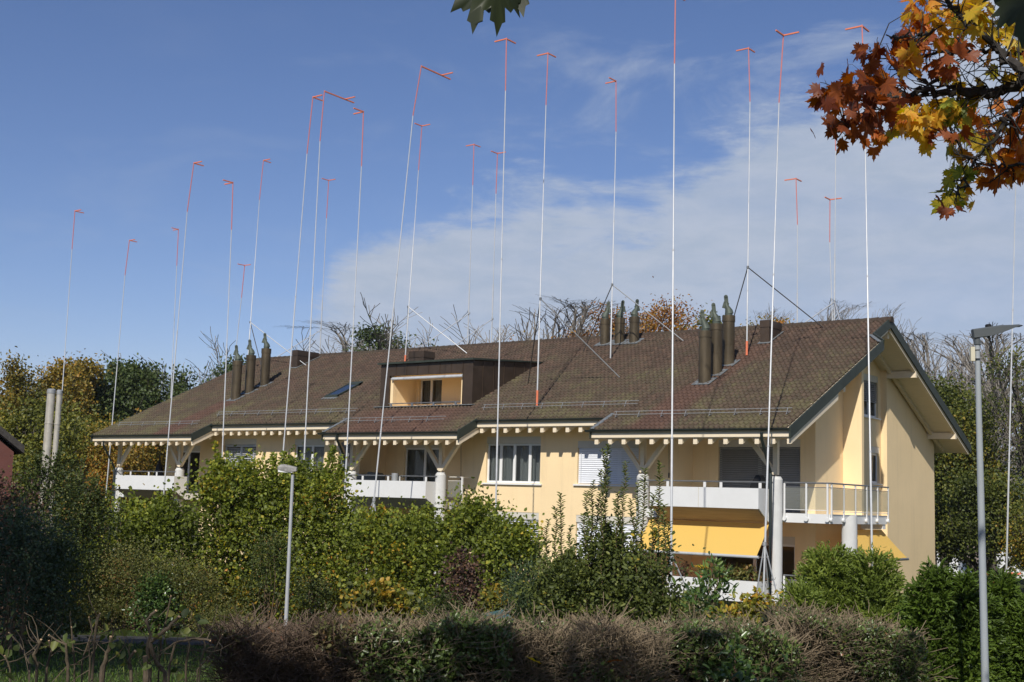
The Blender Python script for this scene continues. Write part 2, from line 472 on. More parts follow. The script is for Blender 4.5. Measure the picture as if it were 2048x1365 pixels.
# leaf palettes: colour over 'tint'
G = lambda *s: list(s)
M['hazel'] = leafmat('hazel_leaves', [(0, (.070, .085, .016)), (.35, (.16, .20, .030)), (.70, (.27, .30, .042)), (.84, (.36, .32, .045)), (.93, (.50, .37, .05)), (1, (.52, .24, .04))], .42)
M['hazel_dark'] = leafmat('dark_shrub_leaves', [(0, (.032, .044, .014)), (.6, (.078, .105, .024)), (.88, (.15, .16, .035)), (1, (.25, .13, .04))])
M['olive'] = leafmat('olive_small_leaves', [(0, (.055, .065, .018)), (.55, (.135, .145, .036)), (.85, (.21, .18, .05)), (1, (.22, .10, .035))])
M['yellowleaf'] = leafmat('yellow_maple_leaves', [(0, (.16, .19, .03)), (.35, (.45, .42, .04)), (.8, (.62, .44, .04)), (1, (.55, .20, .03))])
M['redbrown'] = leafmat('red_brown_leaves', [(0, (.030, .018, .014)), (.5, (.075, .042, .030)), (.85, (.13, .07, .04)), (1, (.10, .12, .03))], .2)
M['quince'] = leafmat('glossy_green_leaves', [(0, (.048, .062, .018)), (.6, (.110, .135, .030)), (.93, (.18, .19, .045)), (1, (.45, .33, .04))], .28, .5, .3)
M['laurel'] = leafmat('laurel_leaves', [(0, (.035, .065, .018)), (.6, (.075, .13, .03)), (1, (.16, .22, .05))], .25, .3, .6)
M['bluegreen'] = leafmat('blue_green_needles', [(0, (.026, .044, .019)), (.6, (.055, .085, .034)), (1, (.11, .15, .065))], .15)
M['thuja'] = leafmat('thuja_sprays', [(0, (.075, .105, .018)), (.5, (.15, .20, .030)), (.88, (.23, .27, .045)), (.96, (.17, .10, .035)), (1, (.24, .10, .04))], .25)
M['thuja_dark'] = leafmat('dark_thuja_sprays', [(0, (.045, .072, .012)), (.6, (.090, .145, .018)), (.9, (.15, .20, .03)), (.97, (.20, .12, .03)), (1, (.25, .10, .03))], .25)
M['oakleaf'] = leafmat('oak_leaves', [(0, (.028, .042, .012)), (.6, (.055, .080, .020)), (1, (.095, .11, .028))], .2)
M['goldleaf'] = leafmat('golden_beech_leaves', [(0, (.060, .065, .015)), (.4, (.16, .13, .022)), (.8, (.30, .19, .025)), (1, (.34, .14, .02))], .3)
M['limeleaf'] = leafmat('yellow_green_leaves', [(0, (.050, .060, .014)), (.5, (.13, .14, .022)), (.85, (.22, .20, .03)), (1, (.35, .22, .03))], .3)
M['orangeleaf'] = leafmat('orange_leaves', [(0, (.12, .05, .015)), (.45, (.27, .11, .02)), (.75, (.36, .20, .03)), (1, (.18, .18, .03))], .3)
M['beechgreen'] = leafmat('green_gold_leaves', [(0, (.040, .054, .012)), (.45, (.090, .110, .020)), (.8, (.17, .16, .026)), (1, (.30, .18, .02))], .3)
M['maple'] = leafmat('autumn_maple_leaves', [(0, (.14, .035, .018)), (.2, (.26, .075, .025)), (.35, (.42, .12, .025)), (.5, (.52, .17, .025)), (.62, (.62, .29, .03)), (.78, (.62, .43, .04)), (.9, (.34, .34, .04)), (1, (.12, .17, .03))], .45, .5)
M['green_maple_shaded'] = leafmat('green_maple_leaves_shaded', [(0, (.016, .022, .007)), (.3, (.022, .030, .008)), (1, (.04, .05, .012))], .15)  # leaf green coloured nearly black to stand for the crown's shade
M['hedgeleaf'] = leafmat('hedge_leaves', [(0, (.035, .050, .014)), (.55, (.080, .120, .028)), (.85, (.13, .18, .045)), (.94, (.20, .09, .04)), (1, (.26, .08, .035))], .2, .35, .5)
M['cotone'] = leafmat('cotoneaster_leaves', [(0, (.05, .045, .016)), (.45, (.085, .095, .028)), (.8, (.14, .11, .045)), (1, (.30, .06, .035))], .2)
M['viburn'] = leafmat('orange_yellow_shrub_leaves', [(0, (.10, .10, .02)), (.35, (.24, .24, .03)), (.65, (.42, .26, .03)), (1, (.42, .13, .03))], .3)
M['grassblade'] = leafmat('grass_blades', [(0, (.030, .060, .010)), (.7, (.070, .130, .018)), (1, (.14, .18, .03))], .3)

# ------------------------------------------------------------------ leaves, twigs, shrubs, trees
RNG = np.random.default_rng(7)


def unit(v): return v / (np.linalg.norm(v, axis=-1, keepdims=True) + 1e-9)


def leaf_object(name, P, L, Wd, mat, parent, rng, D=None, up=.55, tint=None, fold=.18, droop=0.):
    """many real leaves in one mesh; each leaf is two faces folded along its midrib"""
    n = len(P)
    if D is None: D = rng.normal(size=(n, 3))
    D = D + A([0, 0, -droop]); D = unit(D)
    nn = rng.normal(size=(n, 3)) * (1 - up) + (A([0, 0, .75]) - SUN_L * .6) * up * 1.25
    nn = unit(nn - D * (nn * D).sum(1, keepdims=True)); S = np.cross(D, nn)
    L = np.asarray(L) * rng.uniform(.55, 1.35, size=n); Wd = np.asarray(Wd) * rng.uniform(.75, 1.2, size=n)
    L = L[:, None]; Wd = Wd[:, None]
    V = np.stack([P, P + D * L * .30 + S * Wd * .5 + nn * Wd * fold, P + D * L * .72 + S * Wd * .40 + nn * Wd * fold * .6, P + D * L - nn * L * .08,
                  P + D * L * .72 - S * Wd * .40 + nn * Wd * fold * .6, P + D * L * .30 - S * Wd * .5 + nn * Wd * fold], 1)
    off = A(world_loc(parent)) if parent is not None else P.mean(0) * 1.0
    if parent is None: off[2] = P[:, 2].min()
    V = (V - off).reshape(-1, 3).astype(np.float32)
    b = (np.arange(n) * 6)[:, None]
    Fc = np.concatenate([b + A([0, 1, 2, 3]), b + A([0, 3, 4, 5])], 1).reshape(-1).astype(np.int32)
    me = bpy.data.meshes.new(name)
    me.vertices.add(len(V)); me.vertices.foreach_set('co', V.ravel())
    me.loops.add(len(Fc)); me.loops.foreach_set('vertex_index', Fc)
    me.polygons.add(2 * n); me.polygons.foreach_set('loop_start', np.arange(2 * n, dtype=np.int32) * 4)
    me.polygons.foreach_set('loop_total', np.full(2 * n, 4, dtype=np.int32))
    me.update(calc_edges=True)
    if tint is None: tint = rng.random(n)
    a = me.attributes.new('tint', 'FLOAT', 'FACE'); a.data.foreach_set('value', np.repeat(np.clip(tint, 0, 1), 2).astype(np.float32))
    me.materials.append(mat)
    o = bpy.data.objects.new(name, me); COL.objects.link(o)
    if parent is not None: o.parent = parent
    else: o.location = tuple(off)
    return o


def lump(P, s, seed):
    """smooth pseudo-random field for clustering of colour and gaps"""
    r = np.random.default_rng(seed); v = np.zeros(len(P))
    for k in range(6):
        d = r.normal(size=3) / s; v += np.sin(P @ d + r.uniform(0, 6.28))
    return v / 6 ** .5


def polyline(rng, a, d, length, seg, wander, grav=0.):
    pts = [A(a) * 1.]; d = unit(A(d) * 1.)
    for i in range(seg):
        d = unit(d + rng.normal(size=3) * wander + A([0, 0, grav])); pts.append(pts[-1] + d * length / seg)
    return pts, d


def shrub(name, px, d, top, rpx, nleaf, leaf, mat, label, cat='shrub', group=None, seed=1, shoots=10, dense=1., width=.8, up=.5, stem='stem', base=None, tb=0., upright=.35, top_h=None, ylw=0., part='foliage', droop=0., depth_r=None, skirt=.25):
    """a leafy shrub: stems from the foot, leaf clumps through its volume, and shoots that stick out.
    px,d: where its foot stands; top: the picture row its top reaches; rpx: half width in picture pixels."""
    rng = np.random.default_rng(seed)
    foot = gpos(px, d) if base is None else A(base)
    if top_h is None:
        zt = atd(px, top, d)[2]; h = zt - foot[2]
    else: h = top_h
    R = rpx / F_PX * d; Rd = depth_r or R * .85
    t = empty(name, foot, label, cat, group)
    sm = MB(); P = []; D = []
    axr = RTH; axf = FWH
    # clump centres on a rounded, uneven body
    nc = int(46 * dense * max(1, h * R / 3))
    th = rng.uniform(0, 2 * math.pi, nc); zz = rng.uniform(0, 1, nc) ** .8
    prof = np.interp(zz, [0, .12, .45, .8, 1], [skirt + .45, .85, 1.0, .72, .25]); rr = rng.uniform(.45, 1, nc) ** .6 * prof * (1 + .16 * np.sin(3 * th + seed))
    C = foot + axr * (np.cos(th) * rr * R)[:, None] + axf * (np.sin(th) * rr * Rd)[:, None] + A([0, 0, 1.]) * (zz * h * .90)[:, None]
    for c in C[:: 3]:
        pts, _ = polyline(rng, foot + rng.normal(size=3) * A([.15, .15, 0]) * R, (c - foot) * A([.5, .5, 1]), np.linalg.norm(c - foot) * .95, 4, .08)
        pts[-1] = c; sm.tube(pts, [.02, .016, .012, .008, .004], 4, False)
    cr = .20 * (h * R) ** .35
    per = int(nleaf * .75 / nc)
    for c in C:
        q = rng.normal(size=(per, 3)) * cr * A([1, 1, .75]); P.append(c + q); D.append(unit(q) + A([0, 0, upright]))
    # shoots
    ps = int(nleaf * .25 / max(1, shoots))
    for i in range(shoots):
        a = rng.uniform(0, 2 * math.pi); k = rng.uniform(.1, .95)
        st = foot + axr * math.cos(a) * R * k * .8 + axf * math.sin(a) * Rd * k * .8 + A([0, 0, h * (.62 + .22 * rng.random()) * (1 - .28 * k * k)])
        L = h * rng.uniform(.16, .30) * (1.1 - .4 * k)
        pts, dd = polyline(rng, st, axr * math.cos(a) * .25 * k + A([0, 0, 1]), L, 5, .10)
        sm.tube(pts, [.010, .009, .007, .006, .004, .002], 4, False)
        pp = A(pts); u_ = rng.uniform(0, 1, ps) ** .8 * 5; i0 = np.minimum(u_.astype(int), 4); fr = (u_ - i0)[:, None]
        q = pp[i0] * (1 - fr) + pp[i0 + 1] * fr; sp = rng.normal(size=(ps, 3)) * A([1, 1, .3])
        sp = unit(sp); P.append(q + sp * leaf * .35); D.append(sp + A([0, 0, .35]))
    P = np.concatenate(P); D = np.concatenate(D)
    keep = (P[:, 2] > foot[2] + .02) & (lump(P, .26, seed + 31) > -.72)
    P = P[keep]; D = D[keep] + rng.normal(size=(keep.sum(), 3)) * .45
    tint = rng.random(len(P)) * .75 + .13 + lump(P, .45, seed) * .16 + tb
    if ylw: tint += ylw * np.clip(1 - (P[:, 2] - foot[2]) / (h * .45), 0, 1)
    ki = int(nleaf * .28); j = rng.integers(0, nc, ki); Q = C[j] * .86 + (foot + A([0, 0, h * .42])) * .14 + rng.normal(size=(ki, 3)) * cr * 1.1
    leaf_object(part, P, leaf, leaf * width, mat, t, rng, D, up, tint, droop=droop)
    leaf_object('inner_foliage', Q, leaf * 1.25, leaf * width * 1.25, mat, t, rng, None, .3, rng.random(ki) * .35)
    sm.build('stems', M[stem], t)
    return t


def grow(rng, mb, p, d, L, r, lvl, tips, spread=.55, n_side=6, sides=6, grav=0., ratio=.62, wander=.10, minr=.006, tipfrac=.3):
    seg = 5 if lvl > 0 else 4
    pts, dd = polyline(rng, p, d, L, seg, wander, grav)
    r1 = max(r * .42, minr)
    rad = [r + (r1 - r) * i / seg for i in range(seg + 1)]
    mb.tube(pts, rad, max(3, min(sides, 3 + lvl)), False)
    if lvl == 0:
        tips.append((A(pts), dd)); return
    k = n_side if lvl > 1 else n_side + 1
    for i in range(k):
        f = tipfrac + (1 - tipfrac) * (i + rng.random() * .8) / k; f = min(f, .999)
        q = f * seg; i0 = int(q); base = pts[i0] + (pts[i0 + 1] - pts[i0]) * (q - i0); ld = unit(pts[i0 + 1] - pts[i0])
        s = rng.normal(size=3); s = unit(s - ld * (s @ ld))
        nd = unit(ld * math.cos(spread) + s * math.sin(spread) + A([0, 0, .12]))
        grow(rng, mb, base, nd, L * ratio * (1.15 - .45 * f) * rng.uniform(.8, 1.15), max(rad[i0] * .55, minr), lvl - 1, tips, spread, n_side, sides, grav, ratio, wander, minr, .18)
    grow(rng, mb, pts[-1], dd, L * ratio * .8, r1, lvl - 1, tips, spread, n_side, sides, grav, ratio, wander, minr, .18)


def tree(name, px, d, top, label, mat, nleaf=9000, leaf=.22, seed=3, lvl=3, spread=.6, trunk=.28, trunk_f=.35, group='trees behind the apartment building', bare=False, tb=0., bark='bark', cr=.5, n_side=5, minr=.012, wander=.10, cat='tree', ratio=.62, lean=(0, 0, 0), widen=1.0, base=None):
    rng = np.random.default_rng(seed)
    foot = gpos(px, d) if base is None else A(base)
    h = atd(px, top, d)[2] - foot[2]
    t = empty(name, foot, label, cat, group)
    mb = MB(); tips = []
    tl = h * trunk_f
    pts, dd = polyline(rng, foot, A([0, 0, 1.]) + A(lean), tl, 4, .03)
    mb.tube(pts, [trunk, trunk * .85, trunk * .78, trunk * .72, trunk * .68], 8, False)
    cb = MB()
    for i in range(5 if not bare else 5):
        a = 2 * math.pi * (i + rng.random() * .6) / 5; inc = rng.uniform(.35, .85) * widen
        nd = A([math.cos(a) * math.sin(inc), math.sin(a) * math.sin(inc), math.cos(inc)]) + A(lean)
        grow(rng, cb, pts[-1] - dd * tl * .25 * rng.random(), nd, h * .36 * rng.uniform(.8, 1.1), trunk * .5, lvl - 1, tips, spread, n_side, 6, .02, ratio, wander, minr)
    grow(rng, cb, pts[-1], dd, h * .42, trunk * .62, lvl - 1, tips, spread * .8, n_side, 6, .02, ratio, wander, minr)
    # scale the crown so that its highest tip reaches the wanted height
    allv = A(cb.v); z0 = pts[-1][2]; zt = np.percentile(A([tp_[-1][2] for tp_, _ in tips]), 90); k = (foot[2] + h - z0 - (0 if bare else leaf * .5 + cr * .5)) / (zt - z0)
    Hc = foot[2] + h - z0 - (0 if bare else leaf * .5 + cr * .5)
    def sc(v):      # round the crown off just below its wanted height
        zz = (v[:, 2] - z0) * k / Hc; zz = np.where(zz > .86, .86 + .14 * (1 - np.exp(-np.maximum(zz - .86, 0) / .14)), zz)
        return np.stack([pts[-1][0] + (v[:, 0] - pts[-1][0]) * k * widen, pts[-1][1] + (v[:, 1] - pts[-1][1]) * k * widen, z0 + zz * Hc], 1)
    cb.v = [tuple(q) for q in sc(allv)]
    mb.build('trunk', M[bark], t)
    cb.build('branches' if not bare else 'crown', M[bark] if not bare else M['baretwig'], t)
    if not bare:
        per = max(3, int(nleaf / len(tips))); P = []
        for tp, _ in tips:
            tp = sc(tp)
            i = rng.integers(0, len(tp), per); P.append(tp[i] + rng.normal(size=(per, 3)) * cr)
        P = np.concatenate(P)
        keep = lump(P, cr * 1.6, seed + 5) > -1.05; P = P[keep]
        tint = rng.random(len(P)) * .7 + .15 + lump(P, 1.4, seed) * .16 + tb
        leaf_object('crown', P, leaf, leaf * .8, mat, t, rng, None, .4, tint)
    return t

# ------------------------------------------------------------------ ground, path, hill
def build_ground():
    ds = [-400, -60, -10, 0, 3, 5, 8, 11, 14, 18, 22, 26, 30, 34, 38, 45, 55, 75, 95, 120, 160, 250, 400, 900, 2000, 3000]
    ss = [-3000, -2000, -700, -250, -120, -70, -45, -30, -20, -14, -9, -5, 0, 5, 9, 14, 20, 30, 45, 70, 120, 250, 700, 2000, 3000]
    rng = np.random.default_rng(5); vs = []; fs = []
    for i, d in enumerate(ds):
        for j, s in enumerate(ss):
            p = FWH * d + RTH * s; vs.append((p[0], p[1], gz(p)))
    n = len(ss)
    for i in range(len(ds) - 1):
        for j in range(n - 1): fs.append((i * n + j, i * n + j + 1, (i + 1) * n + j + 1, (i + 1) * n + j))
    me = bpy.data.meshes.new('ground'); me.from_pydata(vs, [], fs); me.materials.append(M['ground'])
    o = bpy.data.objects.new('ground', me); COL.objects.link(o); tag(o, 'grassy sloping ground around the apartment building', kind='structure')
    # asphalt path
    m = MB(); L = []
    for k, s in enumerate(np.linspace(-26, 6, 40)):
        dd = 28.8 + .6 * math.sin(s * .12 + 1) + .03 * s
        for w in (-1.15, 1.15):
            p = FWH * (dd + w) + RTH * s; L.append((p[0], p[1], gz(p) + .012))
    m.add(L, [(2 * k, 2 * k + 2, 2 * k + 3, 2 * k + 1) for k in range(39)])
    tag(m.build('path', M['asphalt']), 'grey asphalt footpath in the shade behind the cut stems', kind='structure')
    # hill
    hv = []; hf = []; ss = np.linspace(-2200, 2600, 90); ds = np.linspace(900, 2300, 26)
    r = np.random.default_rng(11); ph = r.uniform(0, 6.28, 8)
    for i, d in enumerate(ds):
        for s in ss:
            u_ = i / (len(ds) - 1); prof = math.sin(min(1., u_ * 1.25) * math.pi / 2)
            hh = 66 + 22 * math.sin(s * .0021 + ph[0]) + 9 * math.sin(s * .007 + ph[1]) + 4 * math.sin(s * .02 + ph[2])
            hh += 3.0 * r.normal() * (1 if 0 < u_ < 1 else 0)
            hh += 10 * math.sin(s * .011 + d * .008)
            p = FWH * d + RTH * s; hv.append((p[0], p[1], -22 + prof * (hh + 22)))
    n = len(ss)
    for i in range(len(ds) - 1):
        for j in range(n - 1): hf.append((i * n + j, i * n + j + 1, (i + 1) * n + j + 1, (i + 1) * n + j))
    me = bpy.data.meshes.new('hill'); me.from_pydata(hv, [], hf); me.materials.append(M['hill'])
    o = bpy.data.objects.new('hill', me); COL.objects.link(o); tag(o, 'distant wooded hill beyond the valley', kind='structure')


build_ground()

# ------------------------------------------------------------------ the apartment building
YW, Y1, YC = 39.42, 41.05, 38.6
ZG = -3.7
AB = empty('apartment_building', (-36, 46, ZG), 'long pale yellow apartment building with brown tiled roof and white balconies', 'building')
RIDGE_Y = 47.6; RIDGE_Z = roofz(RIDGE_Y); BACK_Y = 56.9
def anyroof(Y): return roofz(Y) if Y <= RIDGE_Y else RIDGE_Z - SLOPE * (Y - RIDGE_Y)
UND = .34


def fmap(plane):      # a front wall: u = X, outward = -Y
    return lambda u_, n, z: (u_, plane - n, z)
def gmap(plane):      # a gable wall facing +X: u = Y, outward = +X
    return lambda u_, n, z: (plane + n, u_, z)
def lbox(mb, mp, u0, u1, n0, n1, z0, z1):
    c = [mp(a, b, z) for z in (z0, z1) for a, b in ((u0, n0), (u1, n0), (u1, n1), (u0, n1))]
    mb.add(c, [(0, 3, 2, 1), (4, 5, 6, 7), (0, 1, 5, 4), (1, 2, 6, 5), (2, 3, 7, 6), (3, 0, 4, 7)])


def wallface(mb, mp, u0, u1, z0, ztop, holes=(), rev=.2):
    """wall face with openings and their reveals; ztop is a number or a function of u (the roof line)"""
    us = sorted(set([u0, u1] + [h[i] for h in holes for i in (0, 1)] + ([47.6] if callable(ztop) and u0 < 47.6 < u1 else [])))
    for a, b in zip(us[:-1], us[1:]):
        ta, tb = (ztop(a), ztop(b)) if callable(ztop) else (ztop, ztop)
        hs = sorted([h for h in holes if h[0] <= a + 1e-6 and h[1] >= b - 1e-6], key=lambda h: h[2])
        z = z0
        for h in hs:
            mb.add([mp(a, 0, z), mp(b, 0, z), mp(b, 0, h[2]), mp(a, 0, h[2])], [(0, 1, 2, 3)]); z = h[3]
        mb.add([mp(a, 0, z), mp(b, 0, z), mp(b, 0, tb), mp(a, 0, ta)], [(0, 1, 2, 3)])
    for h in holes:
        a, b, c, d = h
        mb.add([mp(a, 0, c), mp(a, -rev, c), mp(a, -rev, d), mp(a, 0, d)], [(0, 1, 2, 3)])
        mb.add([mp(b, 0, c), mp(b, -rev, c), mp(b, -rev, d), mp(b, 0, d)], [(0, 1, 2, 3)])
        mb.add([mp(a, 0, c), mp(b, 0, c), mp(b, -rev, c), mp(a, -rev, c)], [(0, 1, 2, 3)])
        mb.add([mp(a, 0, d), mp(b, 0, d), mp(b, -rev, d), mp(a, -rev, d)], [(0, 1, 2, 3)])


def window(mp, u0, u1, z0, z1, cas=2, box=.27, blind=None, slat='slatwhite', sill=True, curtain=True, ext=.12, blind_to=None, label=None, parent=None, name='window', cuts=None, openleaf=False):
    parent = parent or AB
    f = MB(); w = .075; zt = z1 - box
    lbox(f, mp, u0, u0 + w, -.17, -.10, z0, zt); lbox(f, mp, u1 - w, u1, -.17, -.10, z0, zt)
    lbox(f, mp, u0 + w, u1 - w, -.17, -.10, z0, z0 + w); lbox(f, mp, u0 + w, u1 - w, -.17, -.10, zt - w, zt)
    cuts = cuts or [u0 + (u1 - u0) * i / cas for i in range(1, cas)]
    for c in cuts: lbox(f, mp, c - .06, c + .06, -.17, -.095, z0 + w, zt - w)
    o = f.build(name, M['frame'], parent)
    if label: o['label'] = label
    g = MB(); lbox(g, mp, u0 + w, u1 - w, -.145, -.135, z0 + w, zt - w); g.build('pane', M['glass'], o)
    if curtain:
        c = MB(); n = 26; k = []
        for i in range(n + 1):
            k.append((u0 + .08 + (u1 - u0 - .16) * i / n, -.24 - .03 * math.sin(i * 2.1)))
        c.add([mp(a, b, z) for z in (z0 + .05, zt - .05) for a, b in k], [(i, i + 1, n + 2 + i, n + 1 + i) for i in range(n) if not (n * .46 < i < n * .54)])
        c.build('curtain', M['curtain'], o)
    if box:
        b = MB(); lbox(b, mp, u0 - .02, u1 + .02, -.19, -.012, zt + .002, z1 + .0); b.build('shutter_box', M['box'], o)
    if sill:
        s = MB(); lbox(s, mp, u0 - ext, u1 + ext, -.10, .085, z0 - .075, z0 - .02)
        lbox(s, mp, u0 + .002, u1 - .002, -.18, -.03, z0 - .025, z0 + .003); s.build('sill', M['frame'], o)
    if blind is not None:
        s = MB(); zz = zt - .02; zb = z0 + .02 if blind_to is None else blind_to; p = .078
        while zz > zb:
            dn, dz = .036 * math.cos(blind), .036 * math.sin(blind)
            c = [mp(a, n_, z) for a in (u0 + .03, u1 - .03) for n_, z in ((-.062 + dn, zz - dz), (-.062 + dn + .004, zz - dz + .004), (-.062 - dn + .004, zz + dz + .004), (-.062 - dn, zz + dz))]
            s.add(c, [(0, 1, 2, 3), (4, 7, 6, 5), (0, 4, 5, 1), (1, 5, 6, 2), (2, 6, 7, 3), (3, 7, 4, 0)])
            zz -= p
        for uu in (u0 + .16, u1 - .16): lbox(s, mp, uu - .006, uu + .006, -.020, -.014, zb, zt - .02)
        lbox(s, mp, u0 + .03, u1 - .03, -.08, -.045, zb - .05, zb - .01)
        s.build('blind', M[slat], o)
    if openleaf:
        l = MB(); c = (u0 + u1) / 2
        for a, b in (((c + .05, -.12), (c + .5, .0)),):
            pass
    return o


def build_walls():
    m = MB()
    fr, ga = fmap, gmap
    def T(d=0): return lambda u_: anyroof(u_) - UND + .02
    # openings
    WD = (-31.72, -29.05, .68, 2.48); WDl = (-31.72, -29.05, -2.1, -.44)
    WE = (-27.32, -24.62, .70, 2.30); WEl = (-27.32, -24.62, -2.3, -.46)
    WB1 = (-47.70, -45.43, .70, 2.47); WB2 = (-42.83, -40.92, .20, 2.45); WB3 = (-40.04, -38.98, .95, 2.62)
    top = roofz(YW) - UND + .01
    wallface(m, fr(YW), -49.2, -38.7, ZG, top, [WB1, WB2, WB3])
    wallface(m, fr(YW), -32.95, -23.3, ZG, top, [WD, WDl, WE, WEl])
    t1 = roofz(Y1) - UND + .01
    DA = (-53.4, -51.5, -.12, 2.25); DC = (-37.62, -35.35, -.12, 2.25); DE = (-22.25, -19.06, -.12, 2.42)
    DEl = (-22.4, -19.25, -3.2, -.95); DCl = (-37.6, -35.4, -3.2, -.95)
    wallface(m, fr(Y1), -54.1, -49.2, ZG, t1, [DA])
    wallface(m, fr(Y1), -38.7, -32.95, ZG, t1, [DC, DCl])
    wallface(m, fr(Y1), -23.3, -18.5, ZG, t1, [DE, DEl])
    for X in (-49.2, -38.7, -32.95, -23.3): wallface(m, ga(X), YW, Y1, ZG, T())
    wallface(m, ga(-54.1), Y1, 55.9, ZG, T())
    wallface(m, ga(-18.5), Y1, 43.4, ZG, T())
    wallface(m, fr(43.4), -18.5, -17.8, ZG, roofz(43.4) - UND)
    wallface(m, ga(-17.8), 43.4, 43.6, ZG, T())
    wallface(m, fr(43.6), -19.85, -17.8, ZG, roofz(43.6) - UND)
    GU = (48.55, 50.12, 3.80, 5.50); GM = (49.4, 50.22, 1.15, 2.62); GL = (46.5, 48.4, -2.3, -.75)
    wallface(m, ga(-19.85), 43.6, 50.4, ZG, T(), [GU, GM], .22)
    wallface(m, fr(50.4), -19.85, -19.6, ZG, anyroof(50.4) - UND)
    wallface(m, ga(-19.6), 50.4, 55.9, ZG, T())
    wallface(m, lambda u_, n, z: (u_, 55.9 + n, z), -54.1, -19.6, ZG, anyroof(55.9) - UND)
    # floors inside, so that no light passes through the house
    for z in (-3.35, -.30, 2.75):
        m.box((-54.05, Y1 + .3, z), (-20.0, 55.85, z + .12))
    m.box((-49.15, YW + .3, -.3), (-38.75, Y1 + .32, -.15)); m.box((-32.9, YW + .3, -.3), (-23.35, Y1 + .32, -.15))
    m.box((-54.05, 43.4, ZG), (-20.2, 43.5, 3.6))
    m.build('wall', M['stucco'], AB)
    window(fr(YW), *WD, cas=3, cuts=[-31.05, -30.38, -29.62], blind=None)
    window(fr(YW), *WDl, cas=3, blind=.35, slat='slatwhite')
    window(fr(YW), *WE, cas=3, blind=1.25)
    window(fr(YW), *WEl, cas=3, blind=1.25)
    window(fr(YW), *WB1, cas=2, blind=.35, slat='slatwhite')
    window(fr(YW), *WB2, cas=2, cuts=[-41.75])
    window(fr(YW), *WB3, cas=1, blind=1.0, slat='slatgrey')
    window(fr(Y1), *DA, cas=2, sill=False, name='balcony_door', curtain=False)
    window(fr(Y1), *DC, cas=2, sill=False, name='balcony_door', curtain=True, box=.12)
    window(fr(Y1), *DE, cas=2, sill=False, blind=1.1, slat='slatgrey', name='balcony_door')
    window(fr(Y1), *DEl, cas=2, sill=False, name='balcony_door', curtain=False)
    window(fr(Y1), *DCl, cas=2, sill=False, name='balcony_door', curtain=False)
    window(ga(-19.85), *GU, cas=2, blind=1.0, slat='slatgrey', blind_to=4.45, label='attic window in the gable with its dark blind half lowered')
    window(ga(-19.85), *GM, cas=1)


build_walls()


